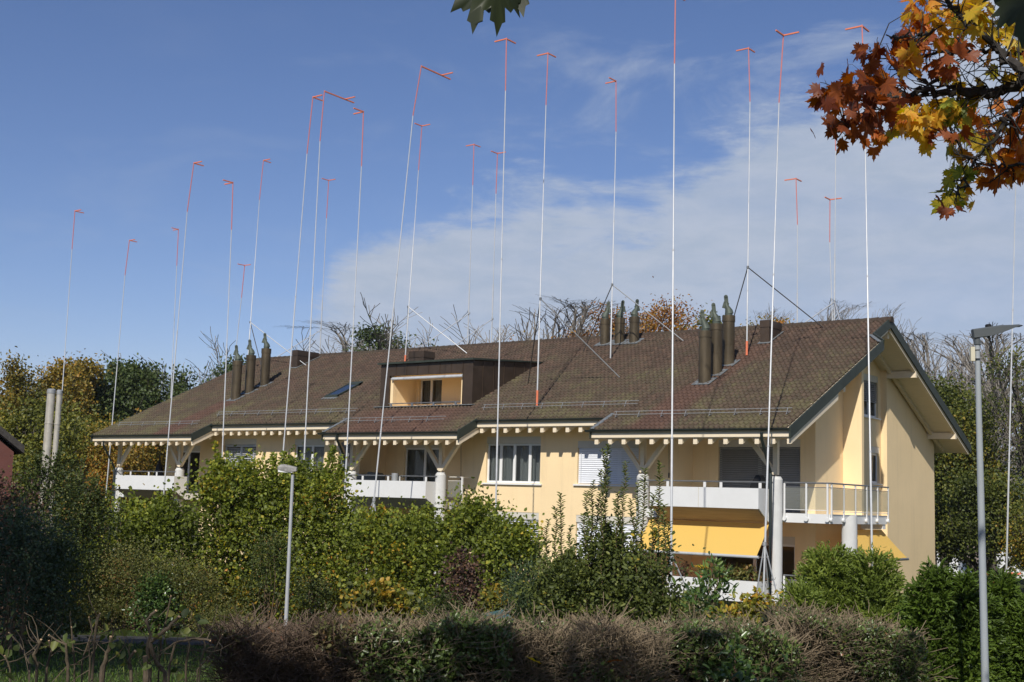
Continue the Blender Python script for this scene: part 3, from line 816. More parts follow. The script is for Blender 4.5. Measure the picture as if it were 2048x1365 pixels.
def build_roof():
    SEC = [(-55.2, -47.4, 37.3), (-47.4, -38.85, 38.38), (-38.85, -31.42, 37.3), (-31.42, -25.3, 38.38), (-25.3, -17.65, 37.3)]
    rec = (-37.56, -33.52, 39.9, 42.35)     # the loggia cut into the roof behind the dormer front
    def eave(x):
        for a, b, e in SEC:
            if a <= x <= b: return e
        return 99
    def right(y): return -17.65 if y < 45.06 else (-17.65 - .7 * (y - 45.06) / .82 if y < 45.88 else -18.35)
    # slab under the tiles (boards)
    s = MB()
    def slab(x0, x1, y0, y1, f=anyroof):
        s.prism([(y0, f(y0) - .02), (y1, f(y1) - .02), (y1, f(y1) - UND), (y0, f(y0) - UND)], 0, x0, x1)
    cut = [(-37.45, -33.6)]
    for a, b, e in SEC:
        xr = b
        if a < -37 < b:
            slab(a, rec[0], e + .05, 45.06); slab(rec[0], rec[1], e + .05, rec[2] + .05); slab(rec[0], rec[1], rec[3], 45.06); slab(rec[1], b, e + .05, 45.06)
        else: slab(a + (.03 if a < -55 else 0), xr - (.03 if b > -18 else 0), e + .05, 45.06)
    slab(-55.17, -18.38, 45.06, RIDGE_Y); slab(-55.17, -18.38, RIDGE_Y, BACK_Y)
    z1, z2 = roofz(45.06), roofz(45.88)
    s.add([(-17.68, 45.06, z1 - .02), (-18.38, 45.06, z1 - .02), (-18.38, 45.88, z2 - .02), (-17.68, 45.06, z1 - UND), (-18.38, 45.06, z1 - UND), (-18.38, 45.88, z2 - UND)], [(0, 2, 1), (3, 4, 5), (0, 1, 4, 3), (1, 2, 5, 4), (2, 0, 3, 5)])
    # tiles
    rng = np.random.default_rng(3); PW, CL = .19, .315; cosS = 1 / math.sqrt(1 + SLOPE ** 2)
    nx = int((55.2 - 17.65) / PW) + 1; off = A(AB.location)
    V = []; T = []
    K = 6; xs = np.linspace(0, 1, K); wv = .034 * np.sin(xs * 2 * math.pi + .6) + .008 * np.sin(xs * 4 * math.pi)
    for j in range(0, 40):
        y1 = RIDGE_Y - .05 - j * CL * cosS * 1.0; y0 = y1 - CL * cosS
        if y0 < 37.0: break
        for i in range(nx):
            x0 = -55.2 + i * PW; xc = x0 + PW / 2; yc = (y0 + y1) / 2
            if y1 < eave(xc) + .03 or xc > right(yc) - .06: continue
            if -37.95 < xc < -33.1 and 39.85 < yc < 43.5: continue
            yy0 = max(y0, eave(xc) - .03)
            dz = rng.normal() * .004; tw = rng.normal() * .004
            X = x0 + xs * PW * 1.02
            zl = roofz(yy0) + .052 + wv + dz + tw * xs; zu = roofz(y1) + .004 + wv + dz
            V.append(np.stack([np.stack([X, np.full(K, yy0), zl], 1), np.stack([X, np.full(K, y1), zu], 1), np.stack([X, np.full(K, yy0 + .012), zl - .07], 1)]).reshape(-1, 3)); T.append(rng.random())
    n = len(V); V = np.concatenate(V) - off
    fq = []
    for k in range(K - 1): fq += [[k, k + 1, K + k + 1, K + k], [2 * K + k, 2 * K + k + 1, k + 1, k]]
    fq = A(fq); Fc = (np.arange(n)[:, None, None] * 3 * K + fq[None]).reshape(-1).astype(np.int32); nf = n * len(fq)
    me = bpy.data.meshes.new('roof'); me.vertices.add(len(V)); me.vertices.foreach_set('co', V.astype(np.float32).ravel())
    me.loops.add(len(Fc)); me.loops.foreach_set('vertex_index', Fc); me.polygons.add(nf)
    me.polygons.foreach_set('loop_start', np.arange(nf, dtype=np.int32) * 4); me.polygons.foreach_set('loop_total', np.full(nf, 4, dtype=np.int32))
    me.update(calc_edges=True)
    a = me.attributes.new('tint', 'FLOAT', 'FACE'); a.data.foreach_set('value', np.repeat(A(T), len(fq)).astype(np.float32))
    me.materials.append(M['tiles'])
    me.polygons.foreach_set('use_smooth', np.tile(A([True, False] * (K - 1)), n))
    roof = bpy.data.objects.new('roof', me); COL.objects.link(roof); roof.parent = AB
    s.build('soffit', M['cream'], roof)
    # plain back slope
    b = MB(); b.add([(-55.2, RIDGE_Y, RIDGE_Z + .01), (-18.35, RIDGE_Y, RIDGE_Z + .01), (-18.35, BACK_Y, anyroof(BACK_Y) + .01), (-55.2, BACK_Y, anyroof(BACK_Y) + .01)], [(0, 1, 2, 3)])
    b.build('back_slope', M['tiles'], roof)
    # ridge caps
    r = MB(); x = -55.25; k = 0
    while x < -18.4:
        x2 = min(x + .40, -18.30)
        prof0 = [(RIDGE_Y + .15 * math.cos(t_), RIDGE_Z - .05 + .155 * math.sin(t_)) for t_ in np.linspace(-.35, math.pi + .35, 9)]
        v0 = [(x, y, z + .0) for y, z in prof0]; v1 = [(x2 + .03, RIDGE_Y + (y - RIDGE_Y) * 1.14, RIDGE_Z + (z - RIDGE_Z) * 1.12 + .012) for y, z in prof0]
        r.add(v0 + v1, [(i, i + 1, 10 + i, 9 + i) for i in range(8)] + [tuple(range(9, 18))]); x = x2
    o = r.build('ridge_cap', M['tiles'], roof)
    # barge boards
    def barge(x, ya, yb, h=.38, lift=.06):
        m = MB(); m.prism([(ya, anyroof(ya) + lift), (yb, anyroof(yb) + lift), (yb, anyroof(yb) + lift - h), (ya, anyroof(ya) + lift - h)], 0, x - .03, x + .03)
        m.build('barge_board', M['darkmetal'], roof)
    barge(-17.65, 37.22, 45.1); barge(-18.35, 45.86, RIDGE_Y); barge(-18.35, RIDGE_Y + .001, BACK_Y + .1)
    barge(-55.2, 37.22, RIDGE_Y); barge(-55.2, RIDGE_Y + .001, BACK_Y)
    barge(-31.42, 37.24, 38.5, .36); barge(-47.4, 37.24, 38.5, .36)
    m = MB(); m.bar((-17.64, 45.06, roofz(45.06) - .11), (-18.36, 45.9, roofz(45.9) - .11), .05, .36); m.build('barge_board', M['darkmetal'], roof)
    # flashings on the other edges of the low eaves, and at the step of the gable
    for x in (-38.85, -25.3):
        m = MB(); m.prism([(37.24, roofz(37.24) + .07), (38.4, roofz(38.4) + .07), (38.4, roofz(38.4) - .30), (37.24, roofz(37.24) - .30)], 0, x - .02, x + .02); m.build('barge_board', M['darkmetal'], roof)
        m = MB(); m.prism([(37.26, roofz(37.26) + .05), (38.6, roofz(38.6) + .05), (38.6, roofz(38.6) + .075), (37.26, roofz(37.26) + .075)], 0, x + .0, x + .16); m.build('flashing', M['lead'], roof)
    m = MB(); m.bar((-17.72, 44.92, roofz(44.92) + .06), (-18.42, 45.76, roofz(45.76) + .06), .16, .02); m.build('flashing', M['lead'], roof)
    # cream boards that follow the gable verge from below
    def vbar(x, ya, yb, dz, w, h, nm='verge_rafter'):
        m = MB(); m.bar((x, ya, anyroof(ya) - dz), (x, yb, anyroof(yb) - dz), w, h, up=(0, 0, 1)); m.build(nm, M['cream'], AB)
    vbar(-18.47, RIDGE_Y + .1, BACK_Y - .05, UND + .05, .14, .10); vbar(-19.45, RIDGE_Y + .1, BACK_Y - .3, UND + .07, .12, .15)
    vbar(-18.47, 45.9, RIDGE_Y - .1, UND + .05, .14, .10)
    vbar(-17.78, 37.45, 44.9, UND + .03, .10, .07)
    vbar(-31.50, 37.42, 39.4, UND + .075, .12, .15); vbar(-47.48, 37.42, 39.4, UND + .075, .12, .15)
    # gutters, fascias, rafter tails
    for a, b, e in SEC:
        x0, x1 = a - (.05), b + (.0 if b < -18 else .0)
        g = MB(); y = e - .07; z = roofz(e) - .015
        pr = [(y + .085 * math.cos(t_), z + .085 * math.sin(t_)) for t_ in np.linspace(math.pi, 2 * math.pi, 8)] + [(y + .085, z + .006), (y - .085, z + .002)]
        if e > 38: x0, x1 = a + .04, b - .03
        g.prism(pr, 0, x0 - (.12 if e < 38 and a > -55 else 0), x1)
        g.build('gutter', M['gutter'], AB)
        f = MB(); f.box((a + .03, e + .0, roofz(e) - .285), (b - .03, e + .045, roofz(e) - .10)); f.build('fascia', M['cream'], AB)
        n = int(round((b - a) / .585)); w = .15; hh = .235
        for i in range(n + 1):
            x = a + .12 + (b - a - .28) * i / n
            yb = (YW if e > 38 else Y1) - .02
            t_ = MB(); ya = e + .07
            t_.prism([(ya, anyroof(ya) - UND + .03), (yb, anyroof(yb) - UND), (yb, anyroof(yb) - UND - hh), (ya, anyroof(ya) - UND + .03 - hh)], 0, x, x + w)
            t_.build('rafter_tail', M['cream'], AB)
    # snow guards
    def guard(x0, x1, y):
        m = MB()
        for q in (0, 1): m.tube([(x0, y - .10 + .1 * q, roofz(y) + .10 + .12 * q), (x1, y - .10 + .1 * q, roofz(y) + .10 + .12 * q)], .010, 6)
        x = x0 + .1
        while x < x1:
            m.bar((x, y + .15, roofz(y + .15) + .02), (x, y - .12, roofz(y - .12) + .08), .018, .008); m.bar((x, y - .12, roofz(y) + .0), (x, y, roofz(y) + .23), .012, .02, up=(0, 1, 0)); x += .95
        m.build('snow_guard', M['galv'], AB)
    guard(-25.0, -18.1, 38.35); guard(-31.9, -24.6, 39.35); guard(-38.7, -32.9, 38.25); guard(-48.2, -38.9, 39.35); guard(-54.5, -48.2, 38.3)
    # purlins sticking out below the verge
    for xa, xb, y, z in ((-25.2, -17.95, YC, 2.52), (-38.75, -31.8, YC, 2.52), (-55.1, -47.75, YC, 2.52)):
        m = MB(); m.box((xa, y - .07, z - .11), (xb, y + .07, z + .12)); m.build('purlin', M['cream'], AB)
    for (px, py, xv, xw) in ((1833, 768, -18.39, -19.6), (1912, 883, -18.39, -19.6), (1689, 800, -17.8, -18.5), (1777, 674, -18.5, -19.85)):
        q = on(px, py, 'X', xv); m = MB()
        zc = anyroof(q[1]) - UND - .14
        m.prism([(q[1] - .08, zc - .15), (q[1] + .08, zc - .15), (q[1] + .08, zc + .13), (q[1] - .08, zc + .13)], 0, xw - .1, xv)
        m.build('purlin', M['cream'], AB)
    return roof


build_roof()


def build_dormer():
    X0, X1, YF, ZB, ZT = -38.12, -32.94, 39.88, 3.74, 5.66
    YB, ZBK = 44.55, roofz(44.55) + .02
    o0, o1, oz0, oz1 = -37.6, -33.48, 3.78, 5.16
    m = MB()
    m.box((X0, YF, ZB - .3), (o0, YF + .10, ZT)); m.box((o1, YF, ZB - .3), (X1, YF + .10, ZT)); m.box((o0, YF, oz1), (o1, YF + .10, ZT)); m.box((o0, YF, ZB - .3), (o1, YF + .06, oz0))
    for x in (X0, X1 - .06):
        yy = YF + .10; m.prism([(yy, roofz(yy) - .3), (YB, roofz(YB) - .3), (YB, ZBK), (yy, ZT)], 0, x, x + .06)
    d = m.build('dormer', M['copper'], AB)
    def seam(lo, hi):
        s = MB(); s.box(lo, hi); s.build('standing_seam', M['copper'], d)
    for x in list(np.linspace(X0 + .27, X1 - .55, 8)) + [o1 + .02]: seam((x - .008, YF - .022, (oz1 + .01) if o0 < x < o1 else ZB), (x + .008, YF - .001, ZT - .03))
    for y in np.linspace(YF + .65, YB - .5, 6):
        zt = ZT + (ZBK - ZT) * (y - YF) / (YB - YF); seam((X1 + .001, y - .010, roofz(y) + .0), (X1 + .026, y + .010, zt - .03))
    r = MB(); r.prism([(YF - .14, ZT + .0), (YB + .3, ZBK + .03), (YB + .3, ZBK + .08), (YF - .14, ZT + .08)], 0, X0 - .10, X1 + .10)
    r.build('dormer_roof', M['darkmetal'], d)
    w = MB(); yb = 41.5; ix0, ix1 = -37.45, -33.62
    w.box((o0 + .0, YF + .10, ZB - .02), (ix0, yb, oz1 + .1)); w.box((ix1, YF + .10, ZB - .02), (o1, yb, oz1 + .1))
    dx0, dx1 = -37.3, -36.0
    w.box((ix0, yb, ZB - .02), (dx0, yb + .2, oz1 + .1)); w.box((dx1, yb, ZB - .02), (ix1, yb + .2, oz1 + .1))
    w.box((ix0, YF + .10, oz1 + .02), (ix1, yb + .2, oz1 + .12)); w.box((ix0, YF + .10, ZB - .1), (ix1, yb + .2, ZB))
    w.box((dx0, yb + .6, ZB), (dx1, yb + .65, oz1)); w.build('loggia_wall', M['stucco'], d)
    fr = fmap(yb); window(fr, dx0, dx1, ZB + .02, oz1 + .02, cas=2, box=0, sill=False, parent=d, name='balcony_door', cuts=[-36.68])
    a = MB(); a.box((o0 + .14, YF + .02, 5.02), (o1 - .04, YF + .16, 5.10)); a.tube([(o0 + .12, YF + .01, 5.02), (o1 - .02, YF + .01, 5.02)], .05, 8); a.build('awning_cassette', M['alu'], d)
    g = MB(); g.tube([(o0 + .05, YF - .03, 3.96), (o1 - .05, YF - .03, 3.96)], .022, 6)
    for x in np.linspace(o0 + .2, o1 - .3, 4): g.box((x - .05, YF - .05, 3.80), (x + .05, YF - .02, 3.96))
    g.build('railing', M['railgrey'], d)
    f = MB(); f.bar((X0 - .15, YF - .10, roofz(YF - .1) + .075), (X1 + .2, YF - .10, roofz(YF - .1) + .075), .25, .03)
    f.build('flashing', M['lead'], d)


build_dormer()


def box_chimney(x0, x1, y0, y1, zt, base=None):
    m = MB(); b = (roofz(y0) - .3) if base is None else base
    m.box((x0, y0, b), (x1, y1, zt - .28)); m.box((x0 - .02, y0 - .02, zt - .28), (x1 + .02, y1 + .02, zt)); c = m.build('chimney', M['copper'], AB)
    if base is None:
        f = MB(); f.bar(((x0 + x1) / 2, y0 - .12, roofz(y0 - .12) + .06), ((x0 + x1) / 2, y1 + .1, roofz(y1 + .1) + .06), (x1 - x0) + .14, .02); f.build('flashing', M['lead'], c)


def pipe(x, y, zt, r=.235, dirn=0., seed=0):
    m = MB(); zb = roofz(y) - .35
    m.tube([(x, y, zb), (x, y, zt - .22)], r, 20); m.tube([(x, y, zt - .24), (x, y, zt)], r + .018, 20); m.tube([(x, y, (zb + zt) / 2 - .02), (x, y, (zb + zt) / 2 + .02)], r + .006, 20)
    c = m.build('chimney_pipe', M['chim'], AB, 'auto')
    k = MB(); k.tube([(x, y, zt - .02), (x, y, zt + .10)], .15, 12)
    # wind-turned hood: a bent scoop that narrows into an upright fin
    ca, sa = math.cos(dirn), math.sin(dirn)
    pt = lambda a, z: (x + ca * a, y + sa * a, zt + z)
    k.tube([pt(.02, .08), pt(.0, .2), pt(-.05, .32), pt(-.10, .44), pt(-.11, .52)], [.17, .15, .10, .06, .03], 10)
    k.bar(pt(-.16, .28), pt(-.09, .52), .04, .22, up=(ca, sa, 0)); k.bar(pt(-.09, .48), pt(-.12, .74), .04, .15, up=(ca, sa, 0)); k.tube([(x + ca * -.12 - sa * .02, y + sa * -.12 + ca * .02, zt + .74), (x + ca * -.12 + sa * .02, y + sa * -.12 - ca * .02, zt + .74)], .075, 12)
    k.build('cowl', M['cowl'], c, 'auto')
    f = MB(); f.bar((x, y - .34, roofz(y - .34) + .055), (x, y + .30, roofz(y + .30) + .055), .74, .02); f.build('flashing', M['lead'], c)


for x in (-23.13, -49.62):
    for y, z in ((41.55, 6.50), (42.40, 6.88), (43.38, 7.33)): pipe(x, y, z, dirn=.4 + (y - 41) * .15)
for x in (-31.05, -30.28, -29.52): pipe(x, 46.72, 8.13, .22, dirn=.5 + x * .3)
box_chimney(-22.88, -22.50, 45.55, 46.65, 7.42)
box_chimney(-50.25, -49.85, 45.75, 47.25, 7.55)
q = on(818, 722, 'Z', 5.93); box_chimney(q[0], q[0] + .85, q[1], q[1] + .7, 6.34, 5.6)


def skylight():
    a, b, y0, y1 = -42.95, -42.15, 41.3, 42.85
    up = A([0, -SLOPE, 1.]); m = MB()
    for xa, xb in ((a, a + .07), (b - .07, b)): m.prism([(y0, roofz(y0)), (y1, roofz(y1)), (y1, roofz(y1) + .13), (y0, roofz(y0) + .13)], 0, xa, xb)
    m.prism([(y0 - .08, roofz(y0) - .02), (y0 + .07, roofz(y0 + .07)), (y0 + .07, roofz(y0 + .07) + .13), (y0 - .08, roofz(y0) + .09)], 0, a, b)
    m.prism([(y1 - .22, roofz(y1 - .22)), (y1 + .05, roofz(y1 + .05)), (y1 + .05, roofz(y1) + .17), (y1 - .22, roofz(y1 - .22) + .15)], 0, a, b)
    o = m.build('roof_window', M['darkmetal'], AB)
    g = MB(); g.prism([(y0 + .07, roofz(y0 + .07) + .09), (y1 - .2, roofz(y1 - .2) + .09), (y1 - .2, roofz(y1 - .2) + .11), (y0 + .07, roofz(y0 + .07) + .11)], 0, a + .07, b - .07); g.build('pane', M['skyglass'], o)
    f = MB(); f.bar(((a + b) / 2, y0 - .28, roofz(y0 - .28) + .05), ((a + b) / 2, y0 - .05, roofz(y0 - .05) + .05), .95, .02); f.build('flashing', M['lead'], o)


skylight()


def column(x, y, zt, diags=(-1, 1), r=.22, post=True):
    m = MB(); m.tube([(x, y, ZG), (x, y, zt - .10)], r, 24); m.tube([(x, y, zt - .101), (x, y, zt)], [r, r * .72], 24)
    c = m.build('column', M['concrete'], AB, 'auto')
    if post:
        p = MB(); p.tube([(x, y, zt), (x, y, zt + .05)], .03, 8); p.box((x - .08, y - .08, zt + .05), (x + .08, y + .08, 2.42)); p.build('post', M['cream'], c)
        for sgn in diags:
            s = MB(); s.bar((x + sgn * .05, y, zt + .12), (x + sgn * 1.08, y, 2.44), .15, .15, up=(0, 1, 0)); s.build('strut', M['cream'], c)


XcE1 = on(1286, 950, 'Y', YC)[0]; XcE2 = on(1552, 950, 'Y', YC)[0]; XcC1 = on(704, 940, 'Y', YC)[0]; XcC2 = on(882, 945, 'Y', YC)[0]
XcA1 = on(238, 935, 'Y', YC)[0]; XcA2 = on(360, 935, 'Y', YC)[0]
column(XcE1, YC, 1.07); column(XcE2, YC, 1.05, (-1,)); column(XcC1, YC, 1.02); column(XcC2, YC, 1.02); column(XcA1, YC, 1.02, (1,)); column(XcA2, YC, 1.05)


def balcony(x0, x1, yf, rx0, rx1, soffit, dz=0., rail=True, side=True, lab=None, joint=None):
    m = MB(); yb = YC - .08
    zt, zb, zk = .64 + dz, -.03 + dz, -.45 + dz
    m.prism([(yf, zt), (yf, zb), (yf + .06, zb + .012), (yf + .06, zt)], 0, x0, x1)
    # returns at both ends, running back and down to the slab
    for xa, xb in ((x0, x0 + .05), (x1 - .05, x1)): m.prism([(yf + .06, zt), (yf + .06, zb), (yb, zk), (yb, zt)], 0, xa, xb)
    b = m.build('balcony', M['white'], AB)
    if lab: b['label'] = lab
    s = MB(); s.prism([(yf + .004, zb - .004), (yb, zk - .004), (yb, zk + .05), (yf + .06, zb + .055)], 0, x0 + .052, x1 - .052); s.build('soffit_board', M[soffit], b)
    if joint is not None:
        j = MB(); j.box((joint - .012, yf - .006, zb), (joint + .012, yf - .001, zt)); j.build('joint_strip', M['box'], b)
    f = MB(); f.box((min(x0, rx0), yb, -.43 + dz), (max(x1, rx1), Y1 - .01, -.14 + dz)); f.build('slab', M['white'], b)
    if rail:
        r = MB(); zr = .85 + dz; yr = YC - .22
        r.tube([(rx0, yr, zr), (rx1, yr, zr)], .024, 8)
        r.build('handrail', M['railgrey'], b)
        p = MB(); x = x0 + .35; k = 0
        while x < x1 - .1:
            p.box((x - .05, yr - .012, zt - .25), (x + .05, yr + .012, zr - .02)); k += 1; x += (1.45 if k % 2 else .62)
        p.build('rail_post', M['white'], b)
    return b


yf = 37.78
PE0, PE1 = on(1300, 975, 'Y', yf)[0], on(1517, 977, 'Y', yf)[0]
PC0, PC1 = on(693, 957, 'Y', yf)[0], on(852, 961, 'Y', yf)[0]
PA0, PA1 = on(232, 948, 'Y', yf)[0], on(349, 948, 'Y', yf)[0]
XR = on(1660, 968, 'Y', 38.75)[0]; YR = on(1774, 975, 'X', XR)[1]
balcony(PE0, PE1, yf, -24.0, XcE2, 'soffit', joint=on(1397, 990, 'Y', yf)[0])
balcony(PC0, PC1, yf, XcC1, XcC2, 'soffitgrey')
balcony(PA0, PA1, yf, -54.9, XcA2, 'soffit')
balcony(PE0, PE1, yf, -24.0, XcE2, 'soffit', dz=-3.0, rail=False)


def corner_railing(dz, side=True):
    xa, xb, y = XcE2 + .24, XR, 38.75
    m = MB(); m.box((xa, y, -.43 + dz), (xb, y + .12, -.13 + dz)); m.box((xb - .12, y + .12, -.43 + dz), (xb, YR, -.13 + dz))
    m.box((XcE2 - .1, y + .12, -.36 + dz), (xb - .12, YR, -.17 + dz))
    b = m.build('corner_balcony', M['white'], AB)
    r = MB(); zr = .86 + dz
    r.tube([(xa, y - .05, zr), (xb + .05, y - .05, zr), (xb + .05, YR, zr)], .026, 8)
    r.tube([(xa, y - .05, zr - .14), (xb + .05, y - .05, zr - .14), (xb + .05, YR, zr - .14)], .014, 6); r.build('handrail', M['railgrey'], b)
    def post(x, yy, ax):
        p = MB()
        if ax == 0: p.box((x - .028, yy - .02, -.30 + dz), (x + .028, yy + .02, zr - .02)); p.tube([(x, yy - .04, -.31 + dz), (x, yy + .045, -.31 + dz)], .07, 10)
        else: p.box((x - .02, yy - .028, -.30 + dz), (x + .02, yy + .028, zr - .02)); p.tube([(x + .04, yy, -.31 + dz), (x - .045, yy, -.31 + dz)], .07, 10)
        p.build('rail_post', M['white'], b)
    for x in (xa + .02, (xa + xb) / 2, xb - .06): post(x, y - .05, 0)
    if side:
        for yy in np.linspace(y + .02, YR - .03, 6): post(xb + .05, yy, 1)
    q = MB()
    q.box((xa + .04, y - .062, -.02 + dz), (xb - .1, y - .045, .0 + dz)); q.box((xb + .045, y + .1, -.05 + dz), (xb + .06, YR - .05, -.03 + dz))
    q.build('bottom_rail', M['white'], b)
    g = MB(); g.box((xa + .06, y - .056, .01 + dz), (xb - .09, y - .050, zr - .16)); g.build('glass_panel', M['railglass'], b)
    g = MB(); g.box((xb + .05, y + .1, .0 + dz), (xb + .056, YR - .06, zr - .16)); g.build('glass_panel', M['frost'], b)
    if dz == 0:
        k = MB(); k.box((-17.78, YR - .35, -.60), (xb - .02, YR - .1, -.432)); k.build('bracket', M['white'], b)


corner_railing(0.); corner_railing(-3.0)
# short return of the middle balcony beside its right column
m = MB(); xa, xb = XcC2 + .2, on(925.5, 957, 'Y', 38.85)[0]
m.box((xb - .03, 38.80, -.1), (xb + .03, 38.86, .84)); cb = m.build('railing', M['white'], AB)
m = MB(); m.tube([(xa, 38.83, .85), (xb, 38.83, .85), (xb, YW, .85)], .022, 6); m.tube([(xa, 38.83, .70), (xb, 38.83, .70)], .016, 6); m.build('handrail', M['box'], cb)
m = MB(); m.box((xa, 38.825, .05), (xb - .03, 38.832, .68)); m.build('glass_panel', M['railglass'], cb)
# slanted corner column below the corner balcony
xs_, ys_ = XR + .10, on(1699, 1090, 'X', XR + .10)[1]
m = MB(); n_ = 24; r_ = .25; pts = [(xs_ + r_ * math.cos(2 * math.pi * k / n_), ys_ + r_ * math.sin(2 * math.pi * k / n_)) for k in range(n_)]
m.add([(x, y, ZG) for x, y in pts] + [(x, y, -.50 + min(.36, max(0, (x - xs_ + .22) * 1.1))) for x, y in pts], [tuple(range(n_))[::-1], tuple(range(n_, 2 * n_))] + [(k, (k + 1) % n_, n_ + (k + 1) % n_, n_ + k) for k in range(n_)])
m.build('column', M['concrete'], AB, 'auto')
# downpipes
for p0, p1 in (((1523, 868), (1541, 950)), ((674, 872), (691, 925)), ((207, 884), (229, 940))):
    a = on(*p0, 'Y', 37.22); b = on(*p1, 'Y', 38.25)
    m = MB(); m.tube([a + A([0, 0, .05]), a + A([0, 0, -.14]), b + A([0, 0, .08]), b, (b[0], b[1], ZG)], .05, 10); m.build('downpipe', M['gutter'], AB, 'auto')


def awning(top0, top1, bot0, bot1, label):
    n = empty('awning', (A(top0) + A(bot1)) / 2, label, 'awning')
    return n


XA = on(1535, 1049, 'Y', 38.5)[0]; bt = on(1513, 1113, 'X', XA)
XL_ = XcE1 + .3; m = MB(); seg = 10; vs_ = []
for i in range(seg + 1):
    f_ = i / seg; y = 38.62 + (bt[1] - 38.62) * f_; z = -.50 + (bt[2] + .50) * f_ - .03 * math.sin(math.pi * f_)
    vs_ += [(XL_, y, z), (XA, y, z)]
m.add(vs_, [(2 * i, 2 * i + 1, 2 * i + 3, 2 * i + 2) for i in range(seg)]); aw = m.build('awning', M['awning'], AB, True)
aw['label'] = 'yellow awning let down below the right-hand balcony'
m = MB(); m.tube([(XL_ - .05, bt[1], bt[2] - .03), (XA + .07, bt[1], bt[2] - .03)], .05, 10); m.build('front_bar', M['alu'], aw)
for x in (XL_ + .2, XA - .2):
    m = MB(); m.tube([(x, bt[1] + .03, bt[2] - .05), (x, 39.0, -1.6), (x, 39.6, -.7)], .02, 6); m.build('arm', M['alu'], aw)
# awning on the gable side
t1 = on(1763, 1060, 'X', -17.3); bq = on(1815, 1117, 'Y', t1[1]); w_ = 3.4
m = MB(); vs_ = []
for i in range(seg + 1):
    f_ = i / seg; x = t1[0] + (bq[0] - t1[0]) * f_; z = t1[2] + (bq[2] - t1[2]) * f_ - .02 * math.sin(math.pi * f_); vs_ += [(x, t1[1] - w_, z), (x, t1[1], z)]
m.add(vs_, [(2 * i, 2 * i + 1, 2 * i + 3, 2 * i + 2) for i in range(seg)]); aw = m.build('awning', M['awning'], AB, True)
aw['label'] = 'yellow awning let down on the gable side of the corner balcony'
m = MB(); m.tube([(bq[0], t1[1] - w_ - .05, bq[2] - .03), (bq[0], t1[1] + .05, bq[2] - .03)], .045, 10); m.build('front_bar', M['railgrey'], aw)
m = MB(); m.tube([(-17.6, t1[1] - w_ + .3, -1.9), (bq[0] - .1, t1[1] - w_ + .3, bq[2] - .05)], .02, 6); m.build('arm', M['alu'], aw)

# things on the balconies
q = on(1369, 902, 'Y', Y1 - .12)
m = MB(); m.tube([(q[0], Y1 - .01, q[2]), (q[0], Y1 - .10, q[2])], .12, 16); wl = m.build('wall_lamp', M['black'], AB, 'auto')
m = MB(); m.tube([(q[0], Y1 - .10, q[2]), (q[0], Y1 - .12, q[2])], [.085, .05], 16); m.build('lamp_glass', M['alu'], wl)
for px, py0, py1 in ((1338, 890, 946), (922, 890, 952)):
    a = on(px, py0, 'Y', YW - .06); b = on(px, py1, 'Y', YW - .06); m = MB(); m.tube([a, b], .010, 6); m.tube([b, b - A([0, 0, .18])], .03, 8); m.build('awning_crank', M['darkstrut'], AB)

pr = empty('closed_parasol', on(318, 948, 'Y', 40.0) + A([0, 0, -1.0]), 'closed black parasol standing on the far left balcony', 'parasol')
q = on(318, 945, 'Y', 40.0); m = MB(); m.tube([(q[0], 40, -.13), (q[0], 40, 2.0)], .02, 8); m.build('pole', M['darkstrut'], pr)
m = MB(); pts = []; rr = []
for f_, r_ in ((-.1, .27), (0, .27), (.25, .24), (.55, .15), (.8, .06), (1., .02)): pts.append((q[0], 40, .55 + 1.1 * f_)); rr.append(r_)
m.tube(pts, rr, 9); m.build('canopy', M['black'], pr)
gr = empty('covered_grill', on(738, 960, 'Y', 39.5), 'low dark grill under its cover behind the middle balcony rail', 'grill')
q = on(738, 950, 'Y', 39.6); m = MB(); m.prism([(q[0] - .75, -.13), (q[0] + .7, -.13), (q[0] + .72, .85), (q[0] + .55, .99), (q[0] + .2, 1.02), (q[0] + .05, .90), (q[0] - .5, .93), (q[0] - .75, .80)], 1, 39.35, 39.85)
m.build('cover', M['lampgrey'], gr)
q = on(790, 955, 'Y', 38.2); m = MB(); m.tube([(q[0], 38.2, .62), (q[0], 38.2, .95)], .14, 16); m.tube([(q[0], 38.2, .95), (q[0], 38.2, .951)], .125, 16)
tag(m.build('planter', M['galv'], None, 'auto'), 'grey cylindrical planter hung inside the middle balcony rail', 'planter')
q = on(1517, 960, 'Y', 38.9); m = MB(); m.prism([(q[0] - .30, .42), (q[0] + .15, .42), (q[0] + .17, .95), (q[0] + .08, 1.10), (q[0] - .02, 1.10), (q[0] - .22, .78)], 1, 38.75, 39.1)
tag(m.build('covered_chair', M['black']), 'black covered chair behind the right balcony rail beside the column', 'chair')


def flowerpot():
    q = on(1404, 1149, 'Y', 37.95); p = empty('potted_chrysanthemum', (q[0], 37.95, -2.36), 'small pot of yellow flowers on the ground floor balcony edge', 'flower pot')
    m = MB(); m.tube([(q[0], 37.95, -2.36), (q[0], 37.95, -2.22)], [.06, .085], 12); m.build('pot', M['terracotta'], p)
    r = np.random.default_rng(2); P = A([q[0], 37.95, -2.10]) + r.normal(size=(160, 3)) * A([.08, .08, .05]); leaf_object('leaves', P, .05, .03, M['laurel'], p, r)
    P = A([q[0], 37.95, -1.99]) + r.normal(size=(130, 3)) * A([.09, .08, .022]); leaf_object('flowers', P, .05, .045, M['yellowleaf'], p, r, None, .8, r.random(130) * .3 + .5)


flowerpot()


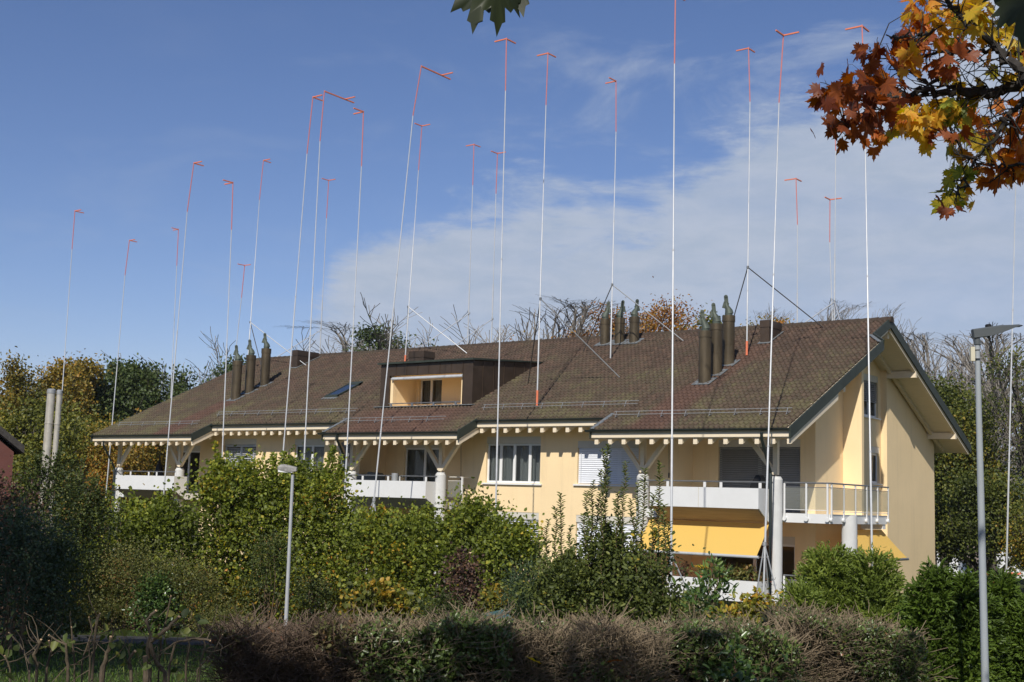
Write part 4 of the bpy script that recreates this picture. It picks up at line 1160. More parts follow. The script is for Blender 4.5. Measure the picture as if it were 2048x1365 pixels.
def potplant(px, w, h, label, mat, seed, n=350, leaf=.07, dep=38.1, up=.5):
    q = on(px, 1150, 'Y', dep); r = np.random.default_rng(seed); p = empty('balcony_plant', (q[0], dep, -2.5), label, 'plant')
    m = MB(); P = []
    for i in range(8):
        pts, _ = polyline(r, (q[0] + r.normal() * w * .2, dep, -2.45), A([r.normal() * .35, r.normal() * .2, 1]), h * r.uniform(.6, 1.05), 4, .12); m.tube(pts, .006, 4, False); P += pts[1:]
    P = A(P)[r.integers(0, len(P), n)] + r.normal(size=(n, 3)) * A([w * .25, .08, .07]); leaf_object('foliage', P, leaf, leaf * .5, M[mat], p, r, None, up)
    m.build('stems', M['stem'], p)


potplant(1367, .25, .55, 'dark red leafed plant at the left of the yellow flower pot', 'redbrown', 4)
potplant(1440, .5, .50, 'red leafed plant on the ground floor balcony behind the laurel', 'redbrown', 5)
potplant(1478, .9, .55, 'arching green palm-like plant on the ground floor balcony', 'olive', 6, 420, .16)
potplant(1505, .7, .35, 'pale green trailing plant on the ground floor balcony beside the pole', 'cotone', 8)

# ------------------------------------------------------------------ building profile poles (pole > shaft, red tip, arms, struts)
BEHIND = 52.5
def tube_pole(label, base, node_top, red, top, arms, rb=.030, rt=.018, struts=(), orange=None, tripod=None, longarm=False, joints=(.33, .66), thin=1.0):
    """base, red (where the red begins) and top are points of the pole; arms are unit steps from the top"""
    base = A(base); red = A(red); top = A(top)
    o = empty('marker_pole', base, label, 'marker pole', 'tall thin building outline poles')
    rb *= thin; rt *= thin
    L = np.linalg.norm(red - base); m = MB(); pts = [base]; rr = [rb]
    for k, j in enumerate(joints):
        q = base + (red - base) * j; r1 = rb + (rt - rb) * (k / len(joints)); r2 = rb + (rt - rb) * ((k + 1) / len(joints))
        pts += [q - (red - base) * .0005, q + (red - base) * .0005]; rr += [r1, r2]
        m.tube([q - (red - base) * .0015, q + (red - base) * .0015], r1 + .008, 8)
    pts.append(red); rr.append(rt); m.tube(pts, rr, 8); m.build('shaft', M['alu'], o, 'auto')
    m = MB(); m.tube([red, top], rt + .002, 8); m.build('red_tip', M['redpole'], o, 'auto')
    sc = .54
    for a in arms:
        a = A(a) * 1.; a0 = top + A([0, 0, -.04])
        m = MB(); m.bar(a0, a0 + a * sc, .042, .042); m.build('arm', M['orange'], o)
    if longarm:
        a0 = top + A([0, 0, -.04]); m = MB(); m.bar(a0, a0 + A([0, 1.7, -.02]), .045, .045); m.build('arm', M['orange'], o)
        m = MB(); m.bar(a0 + A([0, 1.2, 0]), a0 + A([.55, 1.2, 0]), .04, .04); m.build('arm', M['orange'], o)
    if orange is not None:
        m = MB(); m.tube([base, base + (red - base) / L * orange], rb + .016, 10); m.build('base_sleeve', M['orange'], o, 'auto')
    for s in struts:
        a, b, mt = s; m = MB(); m.tube([A(a), A(b)], .022, 6); m.build('strut', M[mt], o)
        m = MB(); m.tube([A(a) - A([0, 0, .05]), A(a) + A([0, 0, .05])], rb + .02, 8); m.build('clamp', M['galv'], o)
    if tripod is not None:
        n0, feet = tripod
        for f in feet: m = MB(); m.tube([A(n0), A(f)], .022, 6); m.build('strut', M['galv'], o)
        m = MB(); m.tube([A(n0) - A([0, 0, .06]), A(n0) + A([0, 0, .06])], rb + .03, 8); m.build('clamp', M['galv'], o)
    return o


PX_, NX_, PY_, NY_ = (1, 0, 0), (-1, 0, 0), (0, 1, 0), (0, -1, 0)
RIGHT, LEFT, DROOP, TEE = (PX_, PY_), (NX_, NY_), (NX_, PY_), (NY_, PX_)


def ypole(label, Y, bxy, rxy, txy, arms, ground=True, **kw):
    """a pole in the plane Y=const; extended down to the ground"""
    b = on(*bxy, 'Y', Y); r = on(*rxy, 'Y', Y); t = on(*txy, 'Y', Y)
    if ground and b[2] > gz(b):
        k = (b[2] - gz(b)) / (r[2] - b[2]); b = b - (r - b) * k; b = A([b[0], Y, gz(b)])
    return tube_pole(label, b, None, r, t, arms, **kw)


YF_ = 34.6
ypole('marker pole furthest left, rising beside the two metal flues', 38.0, (119, 864), (144, 499), (150, 421), RIGHT)
ypole('second marker pole from the left, behind the far left corner of the roof', 45.0, (216, 945), (250, 551), (259, 480), RIGHT, thin=1.15)
ypole('short marker pole just left of the one leaning over the left roof corner', 50.0, (344, 745), (353.5, 532), (357, 458), LEFT, thin=1.15)
ypole('marker pole leaning right in front of the far left balcony', YF_, (331, 945), (374.5, 424), (388, 325), RIGHT)
ypole('marker pole with left-pointing arms, just left of the three left chimney pipes', YF_, (445, 900), (463, 460), (466, 364), LEFT)
ypole('short marker pole with T arms behind the three left chimney pipes', 50.0, (469.5, 722), (483, 596), (489.5, 530), TEE, thin=1.15)
ypole('marker pole in front of the left wall, ending right of the street lamp top', YF_, (566.5, 905), (614, 308), (626, 193), RIGHT)
ypole('marker pole with one long arm to the right, the left one of two such', YF_, (609, 905), (640, 283), (649, 181), (), longarm=True)
ypole('marker pole with arms to the left, crossing the left end of the middle balcony', YF_, (689.5, 985), (723, 333), (727, 222), LEFT)
b_ = on(748, 1000, 'Y', YF_)
ypole('strongly leaning marker pole with one long arm before the middle balcony', YF_, (748, 1000), (826, 232), (843, 131), (), longarm=True, tripod=(b_, (b_ + A([-.5, -.9, -2.6]), b_ + A([.9, -.3, -2.6]), b_ + A([-.3, .9, -2.6]))))
ypole('tall marker pole with drooping arms, in front of the wall left of the wide window', YF_, (991.5, 1019), (1011, 182), (1013, 76), DROOP)
b_ = on(1343, 1110, 'Y', 30.7)
ypole('tallest marker pole, its top above the picture, in front of the yellow awning', 30.7, (1342.5, 1100), (1349, 128), (1351, -14), DROOP, tripod=(b_, (b_ + A([.75, .5, -1.9]), b_ + A([-.75, .3, -1.9]), b_ + A([0, -.9, -1.9]))), rb=.033)
b_ = on(1529, 1088, 'Y', 36.4)
ypole('marker pole with Y shaped arms and a tripod foot, left of the white corner column', 36.4, (1528, 1160), (1558, 206), (1567, 69), TEE, rb=.033, tripod=(b_, (b_ + A([-.18, -.35, -2.0]), b_ + A([.62, -.1, -2.0]), b_ + A([-.1, .6, -2.0]))))
ypole('marker pole in front of the gable windows and corner balcony', 36.2, (1744, 1112), (1729, 205), (1724, 50), DROOP, rb=.033)
q0 = atd(2009.5, 1150, 47); q1 = atd(2033, 310, 47); q2 = atd(2044, 198, 47)
q0 = A([q0[0], q0[1], gz(q0)]); tube_pole('marker pole furthest right, partly behind the maple branch', q0, None, q1, q2, DROOP, thin=1.1)


def rpole(label, bxy, rxy, txy, arms, node, struts, orange=None, base=None, dz=.05):
    """a pole standing on the front slope; struts end on the roof too"""
    b = rp(*bxy, dz) if base is None else A(base); Y = b[1]; r = on(*rxy, 'Y', Y); t = on(*txy, 'Y', Y)
    nd = on(*node, 'Y', Y); st = []
    for (sx, sy, mt) in struts:
        e = rp(sx, sy, dz) if not isinstance(sx, tuple) else A(sx)
        st.append((nd, e, mt))
    tube_pole(label, b, None, r, t, arms, struts=st, orange=orange, joints=(.25, .6))


rpole('marker pole with white brace standing on the roof behind the left chimney pipes', (494, 745), (519, 400), (527, 320), RIGHT, (500.5, 645), [(612, 731, 'alu'), (524, 738, 'darkstrut')])
rpole('marker pole with orange sleeve standing on the roof above the dormer', (810, 723), (837, 341), (844, 251), TEE, (816.5, 614), [(934, 707, 'alu'), (812, 690, 'darkstrut')], orange=.30)
rpole('marker pole with orange sleeve standing low on the roof right of the dormer', (1073.8, 813), (1092, 211), (1096, 105), DROOP, (1081, 598), [(1239, 755, 'galv'), (1056, 768, 'darkstrut')], orange=.62)
rpole('marker pole standing on the roof in front of the three chimney pipes at the ridge', (1221, 717), (1232, 264), (1232, 161), LEFT, (1224.5, 570), [(1366.5, 682, 'galv'), (1167, 703, 'darkstrut')])
rpole('marker pole with orange sleeve between the right pipes and the square chimney', (1493.5, 711), (1500, 204), (1497, 95), DROOP, (1495.5, 535), [(1646, 655, 'darkstrut'), (1452, 690, 'darkstrut')], orange=.55)


def bpole(label, bxy, rxy, txy, arms, node=None, struts=(), Y=50.2):
    """a pole on the back slope, seen above the ridge"""
    x = on(*bxy, 'Y', Y); zb = anyroof(Y) + .02
    r = on(*rxy, 'Y', Y); t = on(*txy, 'Y', Y); k = (x[2] - zb) / (r[2] - x[2]); b = x - (r - x) * k; st = []
    if node is not None:
        nd = on(*node, 'Y', Y)
        for (sx, sy) in struts:
            e = on(sx, sy, 'Y', 48.4); rr = ray(sx, sy); kk = (RIDGE_Z + SLOPE * RIDGE_Y) / (rr[2] + SLOPE * rr[1]); e = nd + (rr * kk - nd)
            st.append((nd, e, 'alu'))
    tube_pole(label, A([b[0], Y, zb]), None, r, t, arms, struts=st, thin=1.05, joints=(.5,))


bpole('short marker pole with T arms rising behind the ridge left of the dormer', (639.5, 712), (653, 437), (657.5, 360), TEE, (641.5, 661), [(546, 719)])
bpole('marker pole with drooping arms behind the ridge above the dormer, left of a pair', (935, 693), (945.5, 371), (948, 288), DROOP, (938.5, 627), [(833, 701)])
bpole('marker pole with T arms behind the ridge above the dormer, right of a pair', (982.8, 690), (992, 388), (995, 306), TEE, (985, 638), [(905, 695)])
bpole('short marker pole behind the ridge right of the square chimney', (1594.5, 650), (1595, 450), (1592, 356), DROOP)
bpole('marker pole behind the right end of the ridge, its arms touching the maple leaves', (1668.5, 644), (1671.5, 302), (1668, 204), LEFT, (1669, 604), [(1604, 650), (1681, 643)])
bpole('shortest marker pole with T arms behind the right end of the ridge', (1665, 645), (1659.5, 485), (1660, 398), TEE, Y=52.0)

for px, arm, lab in ((1987, -.33, 'low orange T shaped marker post left of the last marker pole'), (2020, .33, 'low orange T shaped marker post at the right edge above the thuja hedge')):
    t_ = atd(px, 1150 if arm < 0 else 1147, 40); g_ = gz(t_); o = empty('marker_post', (t_[0], t_[1], g_), lab, 'marker post', 'low orange marker posts')
    m = MB(); m.tube([(t_[0], t_[1], g_), t_], .035, 8); m.build('post', M['orange'], o)
    m = MB(); m.bar(t_ - RTH * .06 * np.sign(arm), t_ + RTH * arm, .06, .06); m.build('arm', M['orange'], o)

# ------------------------------------------------------------------ street lamps, flues, red house, green box
def lamp_right():
    d = 13.0; S_ = .70; t = atd(1954.5, 690, d); b = gpos(1972, d); b = A([t[0] + .0, t[1], b[2]]); b2 = A([t[0], t[1], b[2]])
    # the post leans a touch, as in the photo
    q = atd(1970.5, 1365, d); k = (t[2] - b[2]) / (t[2] - q[2]); b2 = t + (q - t) * k
    o = empty('street_lamp', b2, 'tall grey street lamp with flat dark head and beige box, at the right', 'street lamp', 'street lamps')
    m = MB(); m.tube([b2, t + (b2 - t) * .35, t], [.041, .034, .025], 20); m.build('post', M['polegrey'], o, 'auto')
    m = MB(); m.tube([t, t + A([0, 0, .055])], .034, 16); m.tube([t, t + A([0, 0, .08])], .028, 16); m.build('socket', M['lampgrey'], o, 'auto')
    ax = RTH * .99 + A([0, 0, .13]); ax = ax / np.linalg.norm(ax); up = A([0, 0, 1.]) - ax * ax[2]; up = up / np.linalg.norm(up); sd_ = np.cross(ax, up); c = t + A([0, 0, .115])
    prof = [(-.065, -.06, .07, .055), (.18, -.055, .08, .075), (.33, -.03, .085, .10), (.46, .005, .075, .105), (.60, .045, .070, .10), (.66, .045, .055, .07)]
    m = MB(); vs_ = []
    for a, lo, hi, hw in prof:
        for s_, z_ in ((-hw, lo), (hw, lo), (hw, hi * .75), (hw * .7, hi), (-hw * .7, hi), (-hw, hi * .75)): vs_.append(c + (ax * a + sd_ * s_ + up * z_) * S_)
    fs = [tuple(range(6))[::-1], tuple(range(30, 36))]
    for i in range(5):
        for k in range(6): fs.append((i * 6 + k, i * 6 + (k + 1) % 6, i * 6 + 6 + (k + 1) % 6, i * 6 + 6 + k))
    m.add(vs_, fs); h = m.build('lamp_head', M['lampgrey'], o)
    m = MB(); p = c + (ax * .18 + up * .08) * S_; m.tube([p, p + up * .02, p + up * .03], [.032, .032, .022], 14); m.build('sensor_cap', M['black'], h)
    m = MB(); p = c + (ax * .16 - up * .055) * S_; m.tube([p, p - up * .015], .014, 8); m.build('sensor', M['black'], h)
    m = MB(); p = t - A([0, 0, .025]) - RTH * .052; m.bar(p, p - A([0, 0, .145]), .042, .042, up=tuple(FWH)); m.build('control_box', M['beige'], o)
    m = MB()
    for z in (.045, .135): m.tube([t - A([0, 0, z]), t - A([0, 0, z + .008])], .029, 16)
    m.build('strap', M['galv'], o)
    return o


lamp_right()


def lamp_left():
    d = 30.3; t = atd(585.5, 950, d); q = atd(572, 1246, d); b = t + (q - t) * ((t[2] - gz(t)) / (t[2] - q[2]))
    o = empty('street_lamp', b, 'pale grey street lamp with weathered boxy head in front of the hazel bushes', 'street lamp', 'street lamps')
    m = MB(); m.tube([b, b + (t - b) * .4, t], [.052, .044, .036], 16); m.build('post', M['alu'], o, 'auto')
    m = MB(); c = t + A([0, 0, .10]); L_ = -RTH
    prof = [(-.11, -.015, .10, .10), (.08, -.05, .14, .12), (.24, -.02, .17, .12), (.36, .0, .15, .11), (.42, .01, .10, .09)]
    vs_ = []
    for a, lo, hi, hw in prof:
        for s_, z_ in ((-hw, lo), (hw, lo), (hw, hi * .6), (hw * .6, hi), (-hw * .6, hi), (-hw, hi * .6)): vs_.append(c + L_ * a + FWH * s_ + A([0, 0, z_]))
    fs = [tuple(range(6)), tuple(range(24, 30))[::-1]]
    for i in range(4):
        for k in range(6): fs.append((i * 6 + k, i * 6 + (k + 1) % 6, i * 6 + 6 + (k + 1) % 6, i * 6 + 6 + k))
    vs_ = [tuple(c + (A(q) - c) * .85) for q in vs_]; m.add(vs_, fs); m.build('lamp_head', M['lichen'], o)
    m = MB(); m.bar(c + L_ * .0 - A([0, 0, .03]), c + L_ * .34 - A([0, 0, .02]), .17, .05); m.build('diffuser', M['frame'], o)


lamp_left()

for px, py, w, lab in ((103, 780, .165, 'thicker left one of two metal flues before the yellowing tree'), (119.5, 782, .112, 'thinner right one of two metal flues before the yellowing tree')):
    d = 42.; t = atd(px, py, d); g_ = gz(t) - .1; o = empty('flue_pipe', (t[0], t[1], g_), lab, 'flue', 'twin metal flues'); sl = atd(px - 5, 905, d) - atd(px, 780, d)
    b = A([t[0], t[1], g_]); m = MB(); z = g_; m.tube([b, t], w * .78, 18)
    for k in range(1, 6): zz = g_ + (t[2] - g_) * k / 6; m.tube([(t[0], t[1], zz), (t[0], t[1], zz + .04)], w * .78 + .012, 18)
    m.build('pipe', M['stainless'], o, 'auto'); m = MB(); m.tube([t - A([0, 0, .12]), t, t + A([0, 0, .03])], [w * .85, w * .85, w * .6], 18); m.build('cap', M['galv'], o, 'auto')


def red_house():
    d = 34.; c = atd(45, 893, d); e = atd(30, 960, d); o = empty('red_house', gpos(-150, d), 'dark red house corner with brown roof at the left edge', 'house')
    ax = -RTH; g_ = gz(c) - .2
    zc = c[2]; m = MB(); x0 = .22
    vd = unit(A([c[0], c[1], 0.])); vd = unit(vd - RTH * .12)
    def P(s, f, z): p = c - RTH * s + vd * f; return (p[0], p[1], z)
    rise = (atd(0, 858, d)[2] - zc) / ((45) / F_PX * d)
    m.add([P(x0, 0, g_), P(5, 0, g_), P(5, 0, zc + rise * 5 - .2), P(x0, 0, zc - .15)] + [P(x0, 9, g_), P(5, 9, g_), P(5, 9, zc + rise * 5 - .2), P(x0, 9, zc - .15)], [(0, 1, 2, 3), (4, 7, 6, 5), (0, 3, 7, 4), (1, 5, 6, 2)])
    m.build('wall', M['brownred'], o)
    m = MB(); m.add([P(0, -.5, zc), P(5, -.5, zc + rise * 5), P(5, 9.5, zc + rise * 5), P(0, 9.5, zc), P(0, -.5, zc - .2), P(5, -.5, zc + rise * 5 - .2), P(5, 9.5, zc + rise * 5 - .2), P(0, 9.5, zc - .2)], [(0, 1, 2, 3), (4, 7, 6, 5), (0, 4, 5, 1), (1, 5, 6, 2), (2, 6, 7, 3), (3, 7, 4, 0)])
    m.build('roof', M['barkdark'], o)


red_house()


def green_box():
    d = 15.; P = lambda x, y, dd=15.: atd(x, y, dd)
    a, b, c_, e = P(960, 1236, 14.5), P(1012, 1264, 13.9), P(1034, 1252, 14.7), P(1006, 1226, 15.3)
    ctr = (a + b + c_ + e) / 4; g_ = gz(ctr)
    o = empty('grit_bin', (ctr[0], ctr[1], g_), 'dark green plastic grit bin with sloping lid behind the hedge', 'bin')
    m = MB(); top = [a, b, c_, e]; inn = [ctr + (q - ctr) * .9 + A([0, 0, .05]) for q in top]; low = [q - A([0, 0, .05]) for q in top]
    m.add(low + top + inn, [(4, 5, 9, 8), (5, 6, 10, 9), (6, 7, 11, 10), (7, 4, 8, 11), (8, 9, 10, 11), (0, 1, 5, 4), (1, 2, 6, 5), (2, 3, 7, 6), (3, 0, 4, 7), (3, 2, 1, 0)])
    m.build('lid', M['greenbox'], o)
    m = MB(); q0 = [ctr + (q - ctr) * .88 - A([0, 0, .05]) for q in top]; q1 = [A([(ctr + (q - ctr) * .74)[0], (ctr + (q - ctr) * .74)[1], g_]) for q in top]
    m.add(q1 + q0, [(0, 1, 5, 4), (1, 2, 6, 5), (2, 3, 7, 6), (3, 0, 4, 7), (4, 5, 6, 7), (0, 3, 2, 1)]); m.build('body', M['greenbox'], o)
    # a small raised pale bar of lettering too small to read
    u_ = (e - a) / np.linalg.norm(e - a); cc = ctr + (e - ctr) * .55 + (c_ - ctr) * .2 + A([0, 0, .056]); m = MB(); m.bar(cc, cc + u_ * .16 * 1., .022, .004); m.build('label_strip', M['alu'], o)


green_box()

# village houses far below, glimpsed between the trees
for i, (px, py, d, w) in enumerate(((1874, 1106, 210, 7), (2000, 1096, 230, 10), (2022, 1122, 190, 9), (2038, 1080, 260, 12))):
    c = atd(px, py, d); g_ = gz(c); o = empty('village_house', (c[0], c[1], g_), ('white gabled house far off, seen just right of the gable wall', 'white gabled house far off left of the last marker pole', 'nearest white village house right of the street lamp', 'farthest village house at the right edge')[i], 'house', 'houses in the valley')
    m = MB(); z1 = c[2]; r = lambda s, f, z: tuple(A([c[0], c[1], 0]) + RTH * s + FWH * f + A([0, 0, z]))
    m.add([r(-w / 2, 0, g_), r(w / 2, 0, g_), r(w / 2, 8, g_), r(-w / 2, 8, g_), r(-w / 2, 0, z1), r(w / 2, 0, z1), r(w / 2, 8, z1), r(-w / 2, 8, z1), r(0, 0, z1 + w * .32), r(0, 8, z1 + w * .32)], [(0, 1, 5, 4), (1, 2, 6, 5), (2, 3, 7, 6), (3, 0, 4, 7), (4, 5, 8), (6, 7, 9)]); m.build('wall', M['white'], o)
    m = MB(); k = w / 2 + .5
    for s_ in (-1, 1): m.add([r(s_ * k, -.5, z1 - .3), r(0, -.5, z1 + w * .32 + .15), r(0, 8.5, z1 + w * .32 + .15), r(s_ * k, 8.5, z1 - .3), r(s_ * k, -.5, z1 - .5), r(0, -.5, z1 + w * .32 - .05), r(0, 8.5, z1 + w * .32 - .05), r(s_ * k, 8.5, z1 - .5)], [(0, 1, 2, 3), (4, 5, 6, 7), (0, 4, 5, 1), (3, 7, 4, 0)])
    m.build('roof', M['soffit'], o)
    for s_ in (-.25, .22):
        m = MB(); zc_ = (g_ + z1) / 2 + .8; m.add([r(w * s_ - .5, -.03, zc_ - .6), r(w * s_ + .5, -.03, zc_ - .6), r(w * s_ + .5, -.03, zc_ + .6), r(w * s_ - .5, -.03, zc_ + .6)], [(0, 1, 2, 3)]); m.build('window', M['glass'], o)

# ------------------------------------------------------------------ trees beyond the building
BT = 'trees beyond the apartment building'
tree('oak_tree', 262, 100, 733, 'dark green oak with rounded crown against the sky, left of the roof', M['oakleaf'], 30000, .24, seed=3, group=BT, cr=.42, trunk=.38, trunk_f=.42, widen=.80, n_side=5)
tree('oak_tree', 175, 96, 760, 'lower dark green oak between the golden tree and the round oak', M['oakleaf'], 24000, .24, seed=9, group=BT, cr=.42, trunk=.32, trunk_f=.42, widen=.7)
tree('golden_tree', 88, 92, 719, 'golden brown tree above the two metal flues at the far left', M['goldleaf'], 30000, .20, seed=5, group=BT, cr=.42, trunk=.32, trunk_f=.38, widen=.8)
tree('bare_tree', 632, 108, 652, 'bare tree behind the ridge near the left square chimney', None, seed=15, lvl=4, group=BT, bare=True, trunk=.30, minr=.013, n_side=6, widen=1.5)
tree('young_oak', 742, 96, 652, 'green oak top with two lobes behind the ridge left of the dormer', M['oakleaf'], 8000, .22, seed=21, group=BT, cr=.35, trunk=.22, widen=.55, lvl=3, n_side=4)
tree('oak_tree', 452, 96, 722, 'small green tree top peeping over the left verge beside the chimney pipes', M['oakleaf'], 9000, .22, seed=23, group=BT, cr=.4, trunk=.2, widen=.5)
tree('bare_tree', 1020, 100, 604, 'bare tree behind the ridge right of the dormer', None, seed=31, lvl=4, group=BT, bare=True, trunk=.36, minr=.013, n_side=6, widen=1.5)
tree('orange_tree', 1248, 100, 626, 'orange autumn tree behind the ridge around the three chimney pipes', M['orangeleaf'], 26000, .18, seed=33, group=BT, cr=.5, trunk=.3, widen=1.3)
tree('orange_tree', 1160, 98, 650, 'lower orange autumn tree left of the three chimney pipes at the ridge', M['orangeleaf'], 15000, .18, seed=34, group=BT, cr=.42, trunk=.28, widen=.7)
tree('green_tree', 1406, 98, 632, 'small green tree top behind the ridge at the right chimney pipes', M['beechgreen'], 9000, .2, seed=36, group=BT, cr=.35, trunk=.2, widen=.5)
tree('orange_tree', 1516, 92, 632, 'small orange tree top beside the right square chimney', M['goldleaf'], 7000, .18, seed=38, group=BT, cr=.3, trunk=.2, widen=.45)
tree('bare_tree', 1620, 104, 600, 'small bare tree behind the right end of the ridge', None, seed=39, lvl=4, group=BT, bare=True, trunk=.22, minr=.012, n_side=6, widen=.9)
tree('bare_tree', 1868, 84, 668, 'bare tree right behind the gable verge, left one of two', None, seed=41, lvl=4, group=BT, bare=True, trunk=.30, minr=.012, n_side=6, widen=1.0, trunk_f=.30)
tree('bare_tree', 1985, 78, 660, 'large bare tree behind the tall street lamp', None, seed=43, lvl=4, group=BT, bare=True, trunk=.36, minr=.012, n_side=6, widen=1.2, trunk_f=.30, lean=(-.05, 0, 0))
tree('beech_tree', 1890, 68, 772, 'green and gold beech beside the back corner of the gable wall', M['beechgreen'], 50000, .15, seed=45, group=BT, cr=.5, trunk=.30, trunk_f=.12, widen=.72, n_side=6)
tree('beech_tree', 2085, 64, 700, 'sparse green tree at the right edge behind the lamp', M['beechgreen'], 5000, .13, seed=47, group=BT, cr=.35, trunk=.26, trunk_f=.22, widen=.6, n_side=5)
tree('beech_tree', 1965, 60, 960, 'low dark green tree filling the gap right of the gable, below the beech', M['beechgreen'], 30000, .13, seed=49, group=BT, cr=.45, trunk=.18, trunk_f=.10, widen=1.1, tb=-.12)
tree('beech_tree', 2085, 52, 1005, 'low russet tree at the right edge above the orange posts', M['beechgreen'], 12000, .09, seed=50, group=BT, cr=.4, trunk=.16, trunk_f=.12, widen=.8, tb=.05)
# trees left of the building, down to the ground
tree('lime_tree', 32, 66, 822, 'yellow green tree at the left edge below the golden tree', M['limeleaf'], 36000, .16, seed=51, group=BT, cr=.6, trunk=.3, trunk_f=.12, widen=.8, tb=-.05)
tree('lime_tree', 165, 84, 850, 'yellowing olive green tree between the flues and the roof corner', M['limeleaf'], 34000, .16, seed=53, group=BT, cr=.6, trunk=.3, trunk_f=.12, widen=.8, tb=-.02)
tree('yellow_tree', 295, 86, 858, 'yellow autumn tree seen through the far left balcony', M['goldleaf'], 34000, .17, seed=55, group=BT, cr=.6, trunk=.3, trunk_f=.12, widen=1.0, tb=.12)
tree('yellow_tree', 205, 80, 868, 'orange yellow autumn tree just left of the far left balcony', M['goldleaf'], 22000, .14, seed=57, group=BT, cr=.5, trunk=.26, trunk_f=.12, widen=.7, tb=.1)

# ------------------------------------------------------------------ shrubs in front of the building
HZ = 'hazel bushes in a row before the building'
hz = [(222, 35.5, 1000, 92, 7500, 'hazel bush at the left, below the far left balcony', 71),
      (318, 35, 990, 78, 7000, 'hazel bush with upright shoots in front of the far left white balcony', 72),
      (430, 36, 906, 62, 8000, 'tall hazel bush in front of the left wall, its top at the blind window', 73),
      (500, 36.5, 912, 80, 8500, 'tall hazel bush immediately left of the pale street lamp', 74),
      (575, 36.5, 896, 72, 8000, 'tallest hazel bush, behind the pale street lamp head', 75),
      (642, 36, 902, 52, 7500, 'hazel bush with upright top right of the pale street lamp', 76),
      (745, 35, 1022, 84, 7500, 'hazel bush below the left half of the middle balcony', 77),
      (838, 34.5, 1016, 78, 8000, 'hazel bush below the right half of the middle balcony', 78),
      (930, 34, 984, 76, 8000, 'hazel bush right of the middle balcony column', 79),
      (1018, 33.5, 1030, 68, 6000, 'last hazel bush at the right end of the row, below the wide window', 80)]
for px, d, top, r_, n, lab, sd_ in hz:
    shrub('hazel_bush', px, d, top, r_, int(n * 1.15), .088, M['hazel'], lab, 'hazel bush', HZ, sd_, shoots=16, width=.92, tb=-.08, ylw=.24)
SB = 'small bushes before the hazels'
shrub('maple_seedling', 478, 33.0, 1172, 48, 1600, .11, M['limeleaf'], 'yellow leafed low bush left of the street lamp foot', 'bush', SB, 81, shoots=5, width=1.0, tb=.22)
shrub('maple_seedling', 650, 32.8, 1180, 42, 1600, .11, M['limeleaf'], 'yellow leafed low bush right of the street lamp foot', 'bush', SB, 82, shoots=4, width=1.0, tb=.2)
shrub('maple_seedling', 755, 32.2, 1170, 60, 2400, .12, M['limeleaf'], 'bright yellow leafed bush at the foot of the middle hazels', 'bush', SB, 83, shoots=6, width=1.0, tb=.28)
shrub('dark_bush', 535, 32.6, 1060, 60, 4200, .05, M['hazel_dark'], 'dark small leafed bush behind the street lamp post', 'bush', SB, 84, shoots=8)
shrub('dark_bush', 622, 32.2, 1140, 36, 2000, .05, M['hazel_dark'], 'dark green low bush at the right of the street lamp post', 'bush', SB, 85, shoots=4)
shrub('redbrown_bush', 922, 31.5, 1108, 36, 2400, .075, M['redbrown'], 'red brown leafed bush between the hazels and the blue green conifer', 'bush', SB, 86, shoots=6, droop=.6)
shrub('yellow_bush', 1000, 29.5, 1170, 40, 2000, .085, M['limeleaf'], 'yellow green bush above the green grit bin', 'bush', SB, 87, shoots=4, tb=.2)
shrub('olive_bush', 880, 30.5, 1180, 50, 2600, .045, M['hazel_dark'], 'low dark bush between the yellow bush and the red brown bush', 'bush', SB, 88, shoots=4)
MO = 'rounded low shrubs on the left'
shrub('mound_shrub', 268, 31.5, 1088, 92, 9000, .042, M['olive'], 'wide rounded olive shrub with reddish top in the left middle', 'shrub', MO, 91, shoots=0, up=.6, skirt=.5)
shrub('mound_shrub', 372, 31.5, 1112, 68, 6500, .042, M['olive'], 'rounded green shrub right of the wide olive one', 'shrub', MO, 92, shoots=0, tb=-.05, skirt=.5)
shrub('mound_shrub', 448, 30.8, 1206, 62, 4200, .035, M['olive'], 'low flat clipped shrub beside the footpath', 'shrub', MO, 93, shoots=0, tb=.05, skirt=.5)
shrub('mound_shrub', 310, 30.9, 1148, 36, 2600, .07, M['laurel'], 'bright green leafy shrub at the foot of the rounded shrubs', 'shrub', MO, 94, shoots=5, tb=-.1)
shrub('mound_shrub', 195, 31, 1192, 70, 3600, .04, M['olive'], 'low olive shrub at the left end of the footpath', 'shrub', MO, 95, shoots=0, skirt=.5)
DL = 'dark shrubs at the left edge'
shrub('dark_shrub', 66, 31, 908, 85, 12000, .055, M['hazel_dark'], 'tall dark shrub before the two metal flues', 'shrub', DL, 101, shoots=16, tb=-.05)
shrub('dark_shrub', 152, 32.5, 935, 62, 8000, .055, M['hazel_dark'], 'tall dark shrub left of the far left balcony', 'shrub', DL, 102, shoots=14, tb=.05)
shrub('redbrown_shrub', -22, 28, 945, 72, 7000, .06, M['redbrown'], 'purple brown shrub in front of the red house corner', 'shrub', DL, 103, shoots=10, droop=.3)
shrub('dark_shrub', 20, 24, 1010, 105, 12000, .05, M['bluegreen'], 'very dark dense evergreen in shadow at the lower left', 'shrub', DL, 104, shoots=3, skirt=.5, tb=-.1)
shrub('dark_shrub', 105, 25, 1062, 48, 6000, .05, M['hazel_dark'], 'dark rounded bush in shadow left of the footpath', 'shrub', DL, 105, shoots=2, skirt=.5, tb=-.1)


